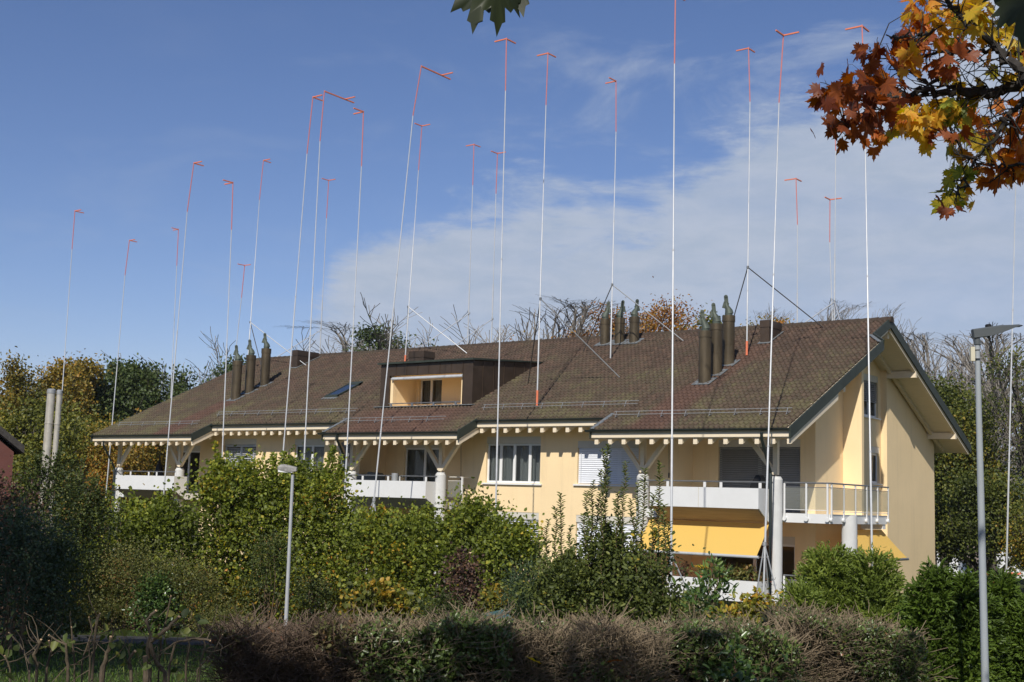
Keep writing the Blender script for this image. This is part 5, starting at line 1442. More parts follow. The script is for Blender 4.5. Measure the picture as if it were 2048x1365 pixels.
def shoot_shrub(px, d, tops, body_top, rpx, nleaf, label, seed, leaf=.085):
    """dense body and long upright shoots, leaves in arching pairs all along them"""
    t = shrub('quince_shrub', px, d, body_top, rpx, nleaf, leaf, M['quince'], label, 'shrub', 'shrubs with long upright shoots', seed, shoots=6, width=.55, up=.35, tb=-.02)
    rng = np.random.default_rng(seed + 500); P = []; D = []; m = MB(); foot = A(t.location)
    for sx, ty in tops:
        top = atd(sx, ty, d + rng.uniform(-.4, .4)); st = top * 1.; st[2] = foot[2] + (atd(px, body_top, d)[2] - foot[2]) * .35; st[:2] += rng.normal(size=2) * .10
        n = 9; pts = [st + (top - st) * i / n + A([*(rng.normal(size=2) * .022), 0]) * (0 < i < n) for i in range(n + 1)]
        m.tube(pts, [.014 * (1 - .8 * i / n) + .002 for i in range(n + 1)], 4, False)
        L = np.linalg.norm(top - st); k = int(L / .015); u_ = np.linspace(.0, .995, k) * n; i0 = np.minimum(u_.astype(int), n - 1); pp = A(pts); q = pp[i0] * (1 - (u_ - i0)[:, None]) + pp[i0 + 1] * (u_ - i0)[:, None]
        a = np.arange(k) * 2.4 + rng.normal(size=k) * .3; rad = A([np.cos(a), np.sin(a), np.full(k, .55)]).T
        P.append(q); D.append(rad)
    P = np.concatenate(P); D = np.concatenate(D); leaf_object('shoot_leaves', P, leaf * 1.15, leaf * .5, M['quince'], t, rng, D, .75, rng.random(len(P)) * .8 + .08, fold=.25)
    m.build('shoot', M['stem'], t)


shoot_shrub(1118, 24.5, [(1122, 988), (1098, 1040), (1142, 1052), (1080, 1085), (1158, 1090), (1110, 1015)], 1090, 62, 8500, 'upright shrub left of the tallest one, before the white ground floor blind', 111)
shoot_shrub(1212, 24, [(1217, 888), (1188, 962), (1175, 985), (1252, 925), (1200, 940), (1236, 985), (1232, 1000), (1168, 1030), (1205, 900)], 1052, 68, 10500, 'tallest upright shrub in front of the closed white blinds', 112)
shoot_shrub(1298, 23.5, [(1290, 938), (1318, 925), (1276, 965), (1308, 990), (1340, 1045), (1328, 1010), (1262, 1000)], 1078, 66, 9500, 'upright shrub in front of the white column and yellow awning', 113)
shrub('blue_conifer', 1062, 26.5, 1122, 44, 9000, .075, M['bluegreen'], 'rounded blue green conifer left of the upright shrubs', 'conifer', None, 115, shoots=0, width=.28, up=.2, skirt=.5)
shrub('cherry_laurel', 1428, 21, 1112, 22, 420, .13, M['laurel'], 'cherry laurel with upright glossy shoots before the white parapet', 'shrub', 'cherry laurels', 116, shoots=9, width=.36, up=.25, upright=.9)
shrub('cherry_laurel', 1392, 20.6, 1158, 16, 300, .12, M['laurel'], 'small cherry laurel shoot left of the larger laurel', 'shrub', 'cherry laurels', 117, shoots=4, width=.36, up=.25, upright=.9)
shrub('viburnum', 1512, 20.2, 1186, 42, 1900, .085, M['viburn'], 'orange and yellow leafed shrub at the foot of the corner column', 'shrub', None, 118, shoots=9, width=.65)
shrub('viburnum', 1452, 19.8, 1208, 24, 700, .08, M['viburn'], 'small orange tinted shrub below the white parapet', 'shrub', None, 119, shoots=5, width=.65, tb=.1)
shrub('cotoneaster', 1400, 17.5, 1228, 90, 8500, .035, M['cotone'], 'twiggy reddish shrub with berries in front of the white parapet', 'shrub', 'low twiggy shrubs', 120, shoots=22, stem='drytwig')
shrub('cotoneaster', 1545, 17.2, 1236, 70, 5500, .040, M['hazel_dark'], 'low dark green shrub left of the loose thuja', 'shrub', 'low twiggy shrubs', 121, shoots=12, stem='drytwig')


def thuja(px, d, top, rpx, n, label, seed, mat='thuja', loose=1., cone=.5, group='thujas'):
    rng = np.random.default_rng(seed); foot = gpos(px, d); h = atd(px, top, d)[2] - foot[2]; R = rpx / F_PX * d
    t = empty('thuja', foot, label, 'thuja', group); P = []; D = []
    k = int(n / 26); th = rng.uniform(0, 2 * math.pi, k); z = rng.uniform(0, 1, k) ** .85
    prof = (1 - z) ** cone * np.interp(z, [0, .1, .3, 1], [.85, 1, 1, 1]); rr = R * prof * rng.uniform(.82, 1.04, k) * (1 + .12 * np.sin(th * 2 + seed) + .10 * np.sin(5 * th + z * 7))
    C = foot + RTH * (np.cos(th) * rr)[:, None] + FWH * (np.sin(th) * rr)[:, None] + UPV * (z * h * .97)[:, None]
    O = unit(RTH * np.cos(th)[:, None] + FWH * np.sin(th)[:, None] + UPV * (.75 * loose))
    for j in range(k):      # every spray is a small flat fan of scale-leaf twigs
        m_ = 26; s = rng.uniform(0, 1, m_); o = unit(O[j] + rng.normal(size=3) * .35); sd = unit(np.cross(o, rng.normal(size=3)))
        L = .20 * loose + .07; sgn = np.where(np.arange(m_) % 2, 1, -1)
        P.append(C[j] + o * (s * L)[:, None] + sd * (sgn * .012)[:, None]); D.append(o * .75 + sd * (sgn * .62)[:, None] + rng.normal(size=(m_, 3)) * .12)
    P = np.concatenate(P); D = np.concatenate(D); tint = rng.random(len(P)) * .5 + .2 + lump(P, .35, seed) * .18
    leaf_object('foliage', P, .065, .020, M[mat], t, rng, D, .3, tint, fold=.05)
    # dark inner core of twigs
    m = MB()
    for i in range(60):
        a = rng.uniform(0, 6.28); zz = rng.uniform(.05, .9); r_ = R * (1 - zz) ** cone * .8; b = foot + UPV * zz * h * .8; m.tube([b, b + RTH * math.cos(a) * r_ + FWH * math.sin(a) * r_ + UPV * .3 * r_], [.015, .004], 4, False)
    m.tube([foot, foot + UPV * h * .9], [.07, .01], 6, False)
    m.build('branches', M['barkdark'], t)
    # filler: darker inner foliage so that one cannot look through
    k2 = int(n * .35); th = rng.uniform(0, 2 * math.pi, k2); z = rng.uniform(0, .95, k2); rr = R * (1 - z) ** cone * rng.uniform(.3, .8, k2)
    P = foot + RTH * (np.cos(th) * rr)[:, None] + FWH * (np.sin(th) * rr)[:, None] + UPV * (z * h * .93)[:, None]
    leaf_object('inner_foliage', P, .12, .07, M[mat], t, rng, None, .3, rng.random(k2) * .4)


for px, lab, sd_ in ((2125, 'dark thuja beyond the right edge of the picture', 171), (2185, 'farthest dark thuja beyond the right edge of the picture', 172)): thuja(px, 16.6, 1165, 38, 9000, lab, sd_, 'thuja_dark', .5, .50, 'dark thuja hedge on the right')
thuja(1660, 22, 1104, 92, 26000, 'loose feathery thuja in front of the corner balcony', 131, cone=.42)
thuja(1748, 21.6, 1112, 72, 19000, 'loose feathery thuja at the right, overlapping the gable wall foot', 132, cone=.42)
thuja(1600, 21.2, 1178, 48, 9000, 'low thuja at the left foot of the loose feathery ones', 133, cone=.45)
for px, top, r_, n, lab, sd_ in ((1848, 1168, 30, 11000, 'leftmost dark thuja of the hedge right of the gable', 134), (1876, 1132, 33, 14000, 'tallest pointed dark thuja, second from the left in the hedge', 135), (1932, 1148, 33, 14000, 'pointed dark thuja left of the tall street lamp post', 136), (1970, 1190, 30, 9000, 'low dark thuja right behind the tall street lamp post', 140), (2008, 1146, 34, 14000, 'pointed dark thuja right of the tall street lamp post', 137), (2062, 1192, 38, 10000, 'dark thuja at the right edge of the hedge', 138), (1826, 1212, 36, 10000, 'low dark thuja at the front left end of the hedge', 139), (1902, 1215, 36, 9000, 'low dark thuja between the two pointed ones', 141)):
    thuja(px, 16.4 + (px % 7) * .12, top, r_, n, lab, sd_, 'thuja_dark', .5, .50, 'dark thuja hedge on the right')


# ------------------------------------------------------------------ clipped hedge in the foreground
def hedge(px0, px1, d, top0, top1, depth, nleaf, ntwig, label, seed, face=.5, mat='hedgeleaf', leaf=.044, twig='drytwig', twigtop=.16, dry=()):
    rng = np.random.default_rng(seed); p0 = gpos(px0, d); p1 = gpos(px1, d); z0 = atd(px0, top0, d)[2]; z1 = atd(px1, top1, d)[2]
    t = empty('clipped_hedge', (p0 + p1) / 2, label, 'hedge', 'clipped hedge across the foreground')
    ax = p1 - p0; ax[2] = 0; L = np.linalg.norm(ax); ax = ax / L; dp = A([-ax[1], ax[0], 0]); dp = dp if dp @ FWH > 0 else -dp
    def top(s): return z0 + (z1 - z0) * s / L + .035 * np.sin(s * 4.1 + seed) + .03 * np.sin(s * 9.7)
    # leaves near the front face and the top
    s = rng.uniform(0, L, nleaf); f = rng.uniform(0, 1, nleaf) ** 2.0 * depth; isf = rng.random(nleaf) < .6
    zt = top(s); gzv = min(p0[2], p1[2])
    z = np.where(isf, zt - rng.uniform(.0, 1, nleaf) ** 1.1 * (zt - gzv), zt - rng.uniform(0, .16, nleaf)); f = np.where(isf, f * .35, rng.uniform(0, depth, nleaf))
    P = p0 * A([1, 1, 0]) + ax * s[:, None] + dp * f[:, None] + UPV * z[:, None] + rng.normal(size=(nleaf, 3)) * .025
    keep = lump(P, .28, seed) > -.35
    for a, b in dry: keep &= ~((s > a * L) & (s < b * L) & (rng.random(nleaf) < .5))
    P = P[keep]; leaf_object('foliage', P, leaf, leaf * .62, M[mat], t, rng, None, .45, rng.random(len(P)) * .75 + .1 + lump(P, .2, seed + 1) * .12)
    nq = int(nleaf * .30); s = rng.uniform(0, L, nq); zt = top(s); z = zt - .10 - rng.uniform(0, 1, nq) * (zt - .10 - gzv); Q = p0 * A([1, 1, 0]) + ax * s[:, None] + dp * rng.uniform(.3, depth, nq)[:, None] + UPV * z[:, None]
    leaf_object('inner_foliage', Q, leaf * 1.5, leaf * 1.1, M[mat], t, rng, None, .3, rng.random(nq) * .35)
    # clipped twigs, ending at the cutting plane
    m = MB()
    for i in range(ntwig):
        s_ = rng.uniform(0, L); f_ = rng.uniform(0, depth); zt_ = float(top(s_)) + rng.exponential(.02) + (.0 if rng.random() > .06 else rng.uniform(.03, twigtop))
        l_ = rng.uniform(.08, .26); b = p0 * A([1, 1, 0]) + ax * s_ + dp * f_ + UPV * (zt_ - l_); e = b + A([rng.normal() * .12, rng.normal() * .12, l_]); mid = (b + e) / 2 + rng.normal(size=3) * .02
        r_ = rng.uniform(.0016, .0038); m.tube([b, mid, e], [r_ * 1.4, r_ * 1.15, r_], 3, False)
    for i in range(int(ntwig * face)):       # twigs on the face
        s_ = rng.uniform(0, L); zt_ = float(top(s_)); z_ = zt_ - rng.uniform(.05, .9); b = p0 * A([1, 1, 0]) + ax * s_ + dp * rng.uniform(.05, .3) + UPV * z_
        e = b - dp * rng.uniform(.05, .25) + ax * rng.normal() * .14 + A([0, 0, rng.uniform(-.06, .2)]); m.tube([b, (b + e) / 2 + rng.normal(size=3) * .02, e], .0026, 3, False)
    m.build('twigs', M[twig], t)
    m = MB()
    for i in range(int(L / .16)):
        s_ = rng.uniform(0, L); b = p0 * A([1, 1, 0]) + ax * s_ + dp * rng.uniform(.2, depth - .1) + UPV * gzv; e = b * 1.; e[2] = float(top(s_)) - .12; e[:2] += rng.normal(size=2) * .12
        m.tube([b, (b + e) / 2 + rng.normal(size=3) * .04, e], [.016, .012, .007], 5, False)
    m.build('stems', M['stem'], t)


hedge(415, 700, 10.6, 1262, 1258, 1.0, 15000, 1500, 'left end of the clipped hedge, bare and dark red twigged', 141, face=2.6, dry=((0, .75),), twig='redtwig', mat='cotone')
hedge(700, 1010, 10.6, 1252, 1258, 1.0, 26000, 1300, 'clipped hedge with glossy leaves below the green grit bin', 142, face=1.0, dry=((0, .35),))
hedge(1010, 1330, 10.8, 1262, 1268, 1.1, 26000, 1500, 'clipped twiggy hedge in front of the upright shrubs', 143, face=1.4, dry=((.1, .6),))
hedge(1330, 1600, 11.2, 1268, 1270, 1.2, 24000, 1200, 'leafy clipped hedge before the reddish berry shrub', 144, face=1.2, dry=((.5, 1),), leaf=.042)
hedge(1590, 1850, 12.6, 1246, 1262, 1.5, 32000, 1700, 'dry straw coloured twiggy hedge before the loose thujas', 145, face=1.0, dry=((.0, .6),), leaf=.038)
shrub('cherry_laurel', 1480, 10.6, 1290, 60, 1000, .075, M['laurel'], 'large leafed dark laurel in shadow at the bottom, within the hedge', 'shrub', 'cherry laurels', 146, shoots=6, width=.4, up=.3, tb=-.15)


def fallen_leaf(px, py, d, label, c, size, seed):
    rng = np.random.default_rng(seed); P = maple_leaves(A([atd(px, py, d)]), size, rng, up=.7, tint=A([c]), D=A([[.3, -.6, .2]])); P.name = 'fallen_leaf'
    tag(P, label, 'leaf', 'fallen maple leaves on the hedge')


# ------------------------------------------------------------------ maple: leaves with five pointed lobes
LOBE = [(0, 0), (.10, -.04), (.42, -.10), (.34, .04), (.56, .10), (.46, .18), (.62, .36), (.44, .36), (.50, .62), (.32, .50), (.26, .58), (.14, .50), (.16, .74), (.08, .78), (0, 1.0)]
LV = A([(0, .12)] + [(x, y) for x, y in LOBE] + [(-x, y) for x, y in LOBE[-2:0:-1]])


def maple_leaves(P, size, rng, parent=None, D=None, up=.3, tint=None, mat='maple', name='foliage', nrm=None):
    n = len(P); D = rng.normal(size=(n, 3)) if D is None else D * 1.; D = unit(D)
    nn = unit(rng.normal(size=(n, 3)) * (1 - up) + UPV * up) if nrm is None else unit(A(nrm) + rng.normal(size=(n, 3)) * .25); nn = unit(nn - D * (nn * D).sum(1, keepdims=True)); S = np.cross(D, nn)
    sz = (np.full(n, size) * rng.uniform(.75, 1.2, n))[:, None, None]; k = len(LV)
    cur = rng.uniform(-.1, .35, n)[:, None, None]
    bend = -(LV[:, 0] ** 2)[None, :, None] * cur * 1.4 - (LV[:, 1] ** 2)[None, :, None] * cur * .6 + rng.normal(size=(n, k, 1)) * .018
    V = P[:, None, :] + sz * (S[:, None, :] * LV[:, 0][None, :, None] + D[:, None, :] * LV[:, 1][None, :, None] + nn[:, None, :] * bend)
    off = A(world_loc(parent)) if parent is not None else P.mean(0)
    V = (V - off).reshape(-1, 3).astype(np.float32); tri = A([(0, i, i + 1) for i in range(1, k - 1)] + [(0, k - 1, 1)])
    Fc = (np.arange(n)[:, None, None] * k + tri[None]).reshape(-1).astype(np.int32); nf = n * len(tri)
    me = bpy.data.meshes.new(name); me.vertices.add(len(V)); me.vertices.foreach_set('co', V.ravel()); me.loops.add(len(Fc)); me.loops.foreach_set('vertex_index', Fc); me.polygons.add(nf)
    me.polygons.foreach_set('loop_start', np.arange(nf, dtype=np.int32) * 3); me.polygons.foreach_set('loop_total', np.full(nf, 3, dtype=np.int32)); me.update(calc_edges=True)
    if tint is None: tint = rng.random(n)
    tf = np.repeat(np.clip(tint, 0, 1)[:, None], len(tri), 1) + rng.normal(size=(n, len(tri))) * .035; a = me.attributes.new('tint', 'FLOAT', 'FACE'); a.data.foreach_set('value', np.clip(tf, 0, 1).astype(np.float32).ravel())
    me.materials.append(M[mat]); o = bpy.data.objects.new(name, me); COL.objects.link(o)
    if parent is not None: o.parent = parent
    else: o.location = tuple(off)
    return o


def wp(d, s, z): return FWH * d + RTH * s + UPV * z


def maple_tree():
    rng = np.random.default_rng(77); foot = wp(6.3, 6.2, 0); foot[2] = gz(foot)
    t = empty('maple_tree', foot, 'maple with orange and yellow autumn leaves reaching in from the upper right', 'tree')
    tm = MB(); top = wp(6.0, 5.9, 3.4); fk = wp(6.1, 6.1, .8)
    tm.tube([foot, foot + UPV * .3, fk, top, wp(5.2, 5.2, 7.5)], [.30, .22, .18, .14, .05], 12, False); tm.build('trunk', M['bark'], t)
    m = MB(); tw = []; A_ = lambda x, y, d: atd(x, y, d)
    def path(pts, r0, r1, sides=7):
        P_ = [A_(*p) if len(p) == 3 and p[2] > 0 else A(p) for p in pts]; n = 8; out = []
        for a, b in zip(P_[:-1], P_[1:]):
            for i in range(n): out.append(a + (b - a) * i / n + rng.normal(size=3) * .012)
        out.append(P_[-1]); rr = [r0 + (r1 - r0) * (i / (len(out) - 1)) ** .8 for i in range(len(out))]; m.tube(out, rr, sides, False); return out
    main = [(2110, 150, 7.0), (2048, 168, 7.2), (1985, 186, 7.3), (1935, 188, 7.4), (1850, 184, 7.5), (1770, 192, 7.6), (1705, 195, 7.7), (1662, 192, 7.8)]
    b1 = path(main, .042, .007)
    b2 = path([(2110, 190, 7.0), (2048, 148, 7.0), (1990, 92, 7.1), (1930, 40, 7.1), (1880, -10, 7.1)], .032, .012)
    b3 = path([(1985, 186, 7.3), (1920, 178, 7.5), (1850, 160, 7.6), (1790, 130, 7.8), (1740, 95, 7.9)], .020, .005)
    b4 = path([(2048, 104, 7.3), (1960, 103, 7.4), (1880, 106, 7.5), (1830, 112, 7.6)], .016, .006)
    b5 = path([(1850, 184, 7.5), (1800, 205, 7.5), (1760, 225, 7.6), (1700, 245, 7.6), (1672, 262, 7.7)], .013, .004)
    b6 = path([(2048, 200, 7.2), (2010, 240, 7.2), (1985, 285, 7.1), (1950, 320, 7.1), (1930, 370, 7.0), (1912, 395, 7.0)], .018, .004)
    b7 = path([(2100, 300, 7.0), (2048, 330, 7.0), (2000, 335, 7.1), (1950, 322, 7.1), (1905, 270, 7.2)], .012, .004)
    b8 = path([(1870, 62, 7.2), (1840, 70, 7.3), (1800, 78, 7.4), (1772, 70, 7.5)], .010, .004)
    # join to the trunk
    for e in (b1[0], b2[0], b7[0]): m.tube([fk + (top - fk) * .55, (fk + e) / 2 + UPV * 1.0, e], [.085, .06, .036], 7, False)
    for br, step, ln in ((b1, 2, .42), (b2, 2, .40), (b3, 3, .22), (b4, 2, .30), (b5, 3, .18), (b6, 3, .2), (b7, 3, .2), (b8, 3, .16)):
        for i in range(3, len(br) - 1, step):
            for q in range(2):
                dr = unit(br[i + 1] - br[i - 1]); s = rng.normal(size=3); s = unit(s - dr * (s @ dr)); nd = unit(dr * .7 + s * .75); ln_ = ln * (1.1 - .75 * i / len(br))
                pts, dd = polyline(rng, br[i], nd, ln_ * rng.uniform(.5, 1.2), 5, .22); m.tube(pts, [.0055, .0045, .004, .003, .0025, .002], 4, False); tw.append(pts)
                if rng.random() < .6:
                    p2, _ = polyline(rng, pts[2], unit(dd + rng.normal(size=3) * .7), ln * .4, 4, .25); m.tube(p2, [.003, .003, .002, .002, .0015], 3, False); tw.append(p2)
    # leaf clusters hang where the photo shows them; each cluster hangs on twigs from the nearest branch
    allb = np.concatenate([A(b) for b in (b1, b2, b3, b4, b5, b6, b7, b8)])
    CL = [(1765, 85, 22, 4, .12), (1735, 112, 30, 16, .16), (1775, 118, 34, 18, .30), (1822, 80, 30, 14, .20), (1715, 150, 34, 20, .12), (1760, 160, 36, 20, .22), (1795, 118, 22, 12, .68), (1700, 180, 34, 20, .14), (1660, 185, 26, 14, .14), (1635, 190, 14, 5, .12),  # red-brown at the left; its dark tints also stand for shaded undersides
          (1668, 232, 30, 18, .14), (1645, 255, 18, 7, .10), (1735, 215, 34, 20, .16), (1775, 215, 30, 18, .26), (1730, 262, 26, 16, .38), (1812, 228, 32, 22, .72), (1790, 258, 26, 16, .74), (1832, 262, 28, 18, .70), (1845, 215, 28, 14, .62), (1870, 262, 14, 5, .30),
          (1812, 18, 26, 14, .60), (1850, 12, 34, 18, .62), (1895, 18, 34, 18, .70), (1835, 48, 28, 14, .45), (1872, 52, 26, 12, .66), (1925, 45, 32, 16, .76), (1950, 22, 34, 16, .78), (1985, 45, 30, 12, .85), (2030, 30, 34, 16, .80),
          (1855, 115, 24, 10, .24), (1905, 118, 30, 14, .20), (1930, 85, 26, 9, .40), (1880, 152, 22, 7, .78), (1915, 175, 20, 7, .68), (1960, 180, 24, 7, .82), (2010, 100, 34, 14, .74), (2040, 80, 30, 14, .72), (2025, 140, 26, 9, .80),
          (1905, 215, 24, 12, .92), (1935, 205, 22, 9, .84), (1890, 238, 24, 10, .90), (1945, 242, 30, 14, .60), (1975, 240, 24, 10, .35), (1960, 275, 26, 12, .92), (1930, 300, 22, 9, .66), (1912, 265, 16, 5, .20), (1905, 305, 18, 8, .86),
          (2025, 235, 30, 14, .42), (2045, 215, 20, 8, .45), (2020, 275, 26, 12, .26), (2010, 325, 34, 18, .55), (2035, 345, 28, 16, .48), (1985, 340, 24, 9, .30), (2045, 300, 26, 12, .38), (1975, 305, 18, 6, .78), (1925, 330, 20, 8, .90),
          (1910, 372, 24, 12, .70), (1900, 392, 18, 10, .88), (1922, 360, 18, 8, .94), (1908, 408, 12, 4, .16)]
    CL += [(2075 + 38 * (k_ % 9), 10 + 62 * (k_ // 9) + 17 * (k_ % 3), 40, 15, (.2, .45, .7, .8, .6)[k_ % 5]) for k_ in range(54)]
    P = []; D = []; T = []
    for x, y, r_, n, c in CL:
        if x < 1850: x = x + 16
        r_ = r_ * .92
        d = rng.uniform(7.0, 7.9); ctr = A_(x, y, d); j = np.argmin(((allb - ctr) ** 2).sum(1)); src = allb[j]
        m.tube([src, (src + ctr) / 2 + rng.normal(size=3) * .03 + UPV * .02, ctr], [.005, .004, .0025], 4, False)
        n = max(3, int(n * .85))
        for k in range(n):
            o = rng.normal(size=3) * r_ / F_PX * d * .62; e = ctr + o; m.tube([ctr + o * .2, ctr + o * .75 + UPV * .02, e], .0013, 3, False)
            P.append(e); D.append(o / (np.linalg.norm(o) + .01) * .7 + rng.normal(size=3) * .45 - UPV * .75); T.append(c + rng.normal() * .07)
    for x, y, d, c in ((1640, 135, 7.6, .12), (1625, 262, 7.7, .08), (1878, 395, 7.0, .1), (1852, 268, 7.3, .1), (1938, 86, 7.2, .3)):
        P.append(A_(x, y, d)); D.append(A([.3, -.2, -.5])); T.append(c)
    maple_leaves(A(P), .090, rng, t, A(D), .25, A(T), name='foliage')
    # the rest of the crown, over and behind the camera: it casts the shade on the hedge
    P = []; D = []
    limbs = [wp(3.5, 3.0, 5.2), wp(.5, 1.0, 5.4), wp(-2.5, 3.0, 6.2), wp(5.0, 8.5, 5.6), wp(2.5, 6.0, 8.6), wp(-1, 5, 8.0), wp(-4.0, -1.0, 6.4), wp(.8, -3.2, 5.6), wp(3.4, -.8, 5.0)]
    for e in limbs:
        a = top + rng.normal(size=3) * .2; mid = (a + e) / 2 + UPV * .5; pts = [a, (a + mid) / 2 + UPV * .15, mid, (mid + e) / 2, e]; m.tube(pts, [.09, .07, .05, .035, .015], 7, False)
        for k in range(26):
            b = pts[1 + k % 4] * (1 - .3) + e * .3; c = b + rng.normal(size=3) * A([1.0, 1.0, .55]); 
            if c @ FWH > 1 and c[2] < .47 * (c @ FWH) + 1.3: continue
            m.tube([b, (b + c) / 2 + rng.normal(size=3) * .1, c], [.014, .009, .004], 4, False)
            q = c + rng.normal(size=(15, 3)) * .28; P.append(q)
    n2 = 3600; z = rng.uniform(4.4, 6.6, n2); s = rng.uniform(-7.5, 3.6, n2); bd = 3.05 + .28 * np.sin(s * 2.3) + .18 * np.sin(s * 5.1 + 1) + (5 - z) * 1.11 + .35
    d = bd - rng.exponential(.9, n2); Q = FWH * d[:, None] + RTH * s[:, None] + UPV * z[:, None]; Q = Q[lump(Q, .38, 4) > -.35]
    for q in Q[::26]:
        e = limbs[int(np.argmin([np.linalg.norm(q - l) for l in limbs]))]; m.tube([e, (e + q) / 2 + UPV * .15, q], [.018, .01, .004], 4, False)
    P.append(Q); P = np.concatenate(P); dd = P @ FWH; keep = ~((dd > .5) & (P[:, 2] < .44 * dd + .75))
    kk = (7.45 - dd) / .696; hz_ = P[:, 2] + SUN_L[2] * kk; hs_ = P @ RTH + (SUN_L @ RTH) * kk; keep &= ~((hs_ > .9) & (hs_ < 4.6) & (hz_ > 1.2) & (hz_ < 4.2) & (dd < 7.3) & (rng.random(len(P)) < .93)); P = P[keep]
    maple_leaves(P, .17, rng, t, rng.normal(size=(len(P), 3)) * .6 - UPV * .4, .4, rng.random(len(P)) * .8 + .15, name='upper_foliage')
    # the few leaves, their green darkened to stand for shade, that hang into the top edge of the picture, close to the camera
    P = []; D = []; T = []
    hang = [(962, -34, 2.4, (-.15, 0, -1), .0), (995, -44, 2.35, (.05, .1, -1), .0), (1030, -58, 2.4, (.25, 0, -1), .0), (2052, -10, 3.0, (-.1, 0, -1), .0), (2035, -45, 3.1, (-.3, 0, -1), .0)]
    for x, y, d, dr, c in hang:
        e = A_(x, y, d); s = limbs[8] if x < 1500 else limbs[0]; m.tube([s, (s * .35 + e * .65) + UPV * .5, e + UPV * .10, e], [.010, .006, .003, .0015], 5, False); P.append(e); D.append(A(dr)); T.append(c + .3)
    P = A(P); Dm = A(D)
    for k in range(len(P)): maple_leaves(P[k:k + 1], .115, np.random.default_rng(5 + k), t, Dm[k:k + 1], .0, A(T[k:k + 1]), 'green_maple_shaded', name='hanging_leaf', nrm=-FWH - UPV * .3)
    m.build('branches', M['barkdark'], t)


maple_tree()
fallen_leaf(1068, 1322, 10.1, 'yellow maple leaf fallen on the hedge in the bottom middle', .78, .12, 3)
fallen_leaf(1230, 1322, 10.3, 'russet maple leaf fallen on the hedge right of the yellow one', .25, .15, 4)


def shade_tree():
    rng = np.random.default_rng(88); foot = wp(9.0, -13.5, 0); foot[2] = gz(foot)
    t = empty('shade_tree', foot, 'leafy tree outside the picture on the left that shades the footpath', 'tree')
    m = MB(); top = foot + UPV * 6.5; m.tube([foot, foot + UPV * 3, top, top + UPV * 4], [.28, .22, .16, .05], 9, False); m.build('trunk', M['bark'], t)
    m = MB(); P = []
    for i in range(70):
        c = wp(9.3, -12.0, 10.4) + unit(rng.normal(size=3)) * A([3.4, 3.4, 1.9]) * rng.uniform(.35, 1) ** .5
        m.tube([top, (top + c) / 2 + UPV * .3, c], [.05, .03, .01], 4, False); P.append(c + rng.normal(size=(60, 3)) * .55)
    P = np.concatenate(P); m.build('branches', M['bark'], t); leaf_object('crown', P, .26, .20, M['hazel_dark'], t, rng)


shade_tree()


# ------------------------------------------------------------------ cut-back stems at the lower left
def pruned(px, d, stems, label, seed):
    rng = np.random.default_rng(seed); foot = gpos(px, d); t = empty('pruned_shrub', foot, label, 'shrub', 'hard pruned shrubs in the foreground')
    m = MB(); cut = MB(); tw = MB(); P = []
    for pts, r_ in stems:
        r_ = r_ * .72
        q = [atd(x, y, d + dz) for x, y, dz in pts]; b = foot + (q[0] - foot) * A([.6, .6, 0]); q = [b] + q; out = []
        for a, c in zip(q[:-1], q[1:]):
            for i in range(4): out.append(a + (c - a) * i / 4 + rng.normal(size=3) * r_ * .25)
        out.append(q[-1]); n = len(out); rr = [r_ * (1.25 - .45 * i / n) * (1 + .14 * rng.normal()) for i in range(n)]; m.tube(out, rr, 8, False)
        e = out[-1]; dd = unit(out[-1] - out[-2]); m.tube([e - dd * .012, e - dd * .001], [rr[-1] * 1.1, rr[-1] * 1.02], 8); cut.tube([e - dd * .002, e + dd * .0035], [rr[-1] * .97, rr[-1] * .9], 8)
        for k in range(5):
            j = rng.integers(n // 3, n - 1); s = unit(rng.normal(size=3) + UPV * .9); pp, _ = polyline(rng, out[j], s, rng.uniform(.06, .28), 4, .22); tw.tube(pp, [.0035, .003, .0025, .002, .0015], 4, False)
            if rng.random() < .35: P.append(pp[-1])
    o = m.build('stem', M['prunebark'], t, 'auto'); cut.build('cut_end', M['cutwood'], o); tw.build('twigs', M['prunebark'], t)
    if P:
        P = np.repeat(A(P), 3, 0) + rng.normal(size=(len(P) * 3, 3)) * .03; leaf_object('leaves', P, .06, .045, M['hazel_dark'], t, rng, None, .4, rng.random(len(P)) * .9, droop=.5)


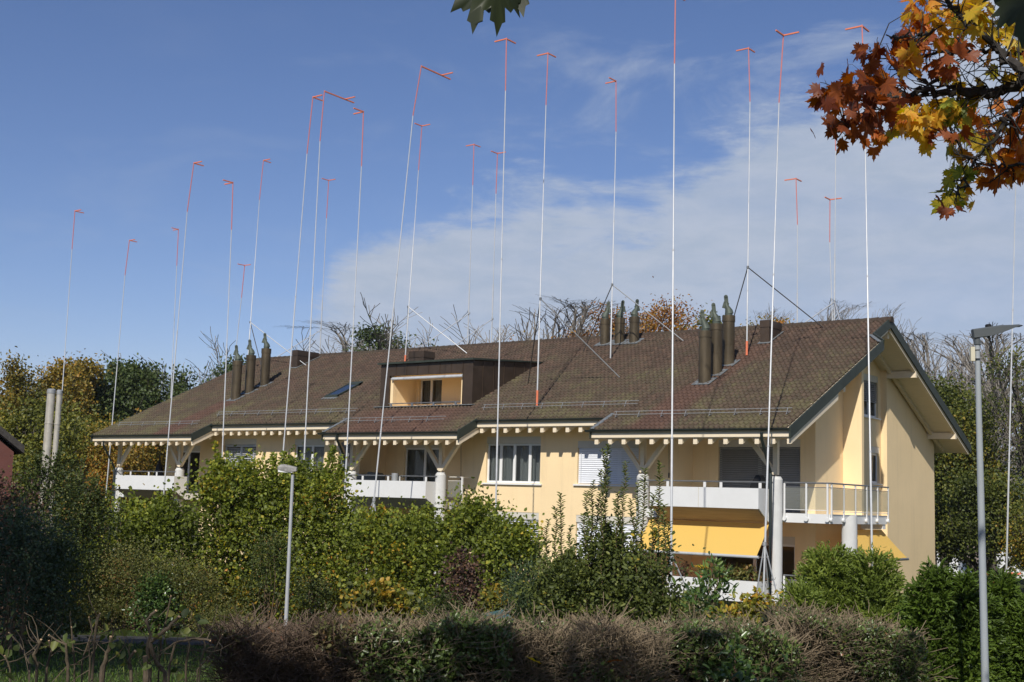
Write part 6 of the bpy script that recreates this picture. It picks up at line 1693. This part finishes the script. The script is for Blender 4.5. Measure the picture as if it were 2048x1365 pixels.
pruned(60, 7.6, [([(20, 1340, .1), (10, 1312, .1)], .008), ([(75, 1335, 0), (68, 1312, 0), (82, 1280, 0)], .014), ([(60, 1330, .2), (40, 1290, .3), (18, 1266, .3)], .006), ([(95, 1330, .1), (104, 1300, .1), (98, 1282, .1)], .009)], 'pruned shrub at the far lower left with thin grey stems', 151)
pruned(170, 7.4, [([(135, 1330, 0), (132, 1290, 0), (98, 1271, 0)], .011), ([(150, 1330, .1), (145, 1290, .1), (143, 1255, .1)], .007), ([(165, 1320, .2), (185, 1262, .2), (178, 1235, .2)], .007), ([(188, 1300, .1), (190, 1262, .1), (200, 1228, .1)], .010), ([(180, 1340, 0), (178, 1282, 0)], .007), ([(205, 1335, 0), (218, 1300, 0), (223, 1274, 0)], .017)], 'pruned shrub with several upright cut stems in the lower left', 152)
pruned(310, 7.4, [([(262, 1340, 0), (258, 1320, 0), (270, 1303, 0)], .013), ([(290, 1345, 0), (290, 1313, 0)], .021), ([(300, 1340, .1), (295, 1300, .1), (300, 1270, .1), (293, 1240, .1), (312, 1222, .1)], .013), ([(330, 1345, .1), (312, 1325, .1), (300, 1285, .1), (330, 1262, .1), (358, 1234, .1)], .016), ([(318, 1330, .2), (322, 1285, .2), (342, 1193, .2)], .008), ([(340, 1330, 0), (350, 1285, 0), (392, 1278, 0), (420, 1282, 0)], .009)], 'pruned shrub with thick crooked stems and pale cuts, right one in the lower left', 153)
pruned(385, 8.2, [([(372, 1330, 0), (380, 1290, 0), (365, 1262, 0)], .008), ([(400, 1330, 0), (410, 1290, 0), (398, 1250, 0)], .008), ([(395, 1340, .2), (430, 1300, .2), (445, 1270, .2)], .007)], 'thin pruned stems beside the left end of the clipped hedge', 154)

# grass in the sun at the lower left and between the hedge and the shrubs
def grass():
    rng = np.random.default_rng(9); n = 42000; d = rng.uniform(8.5, 31, n) ; px = rng.uniform(-80, 1700, n); s = (px - W0 / 2) / F_PX * d
    P = FWH * d[:, None] + RTH * s[:, None]; off = np.abs(d - (28.8 + .6 * np.sin(s * .12 + 1) + .03 * s)); k = off > 1.35; P = P[k]; P[:, 2] = [gz(q) for q in P]
    D = rng.normal(size=P.shape) * .5 + UPV; o = leaf_object('grass', P, .085, .014, M['grassblade'], None, rng, D, .0); tag(o, 'short green lawn grass around the foreground shrubs', 'grass', kind='stuff')


grass()

# ------------------------------------------------------------------ the air
def haze():
    lo, hi = (-4900, -4900, -30), (4900, 4900, 112)
    me = bpy.data.meshes.new('haze'); (x0, y0, z0), (x1, y1, z1) = lo, hi
    me.from_pydata([(x0, y0, z0), (x1, y0, z0), (x1, y1, z0), (x0, y1, z0), (x0, y0, z1), (x1, y0, z1), (x1, y1, z1), (x0, y1, z1)], [], [(0, 3, 2, 1), (4, 5, 6, 7), (0, 1, 5, 4), (1, 2, 6, 5), (2, 3, 7, 6), (3, 0, 4, 7)])
    m = bpy.data.materials.new('haze_air'); m.use_nodes = True; t = m.node_tree; t.nodes.clear()
    v = t.nodes.new('ShaderNodeVolumePrincipled'); v.inputs['Color'].default_value = (.78, .86, 1, 1); v.inputs['Density'].default_value = .00012
    o_ = t.nodes.new('ShaderNodeOutputMaterial'); t.links.new(v.outputs[0], o_.inputs['Volume'])
    me.materials.append(m); o = bpy.data.objects.new('haze', me); COL.objects.link(o); tag(o, 'thin pale blue air over the valley', 'haze', kind='stuff')


haze()
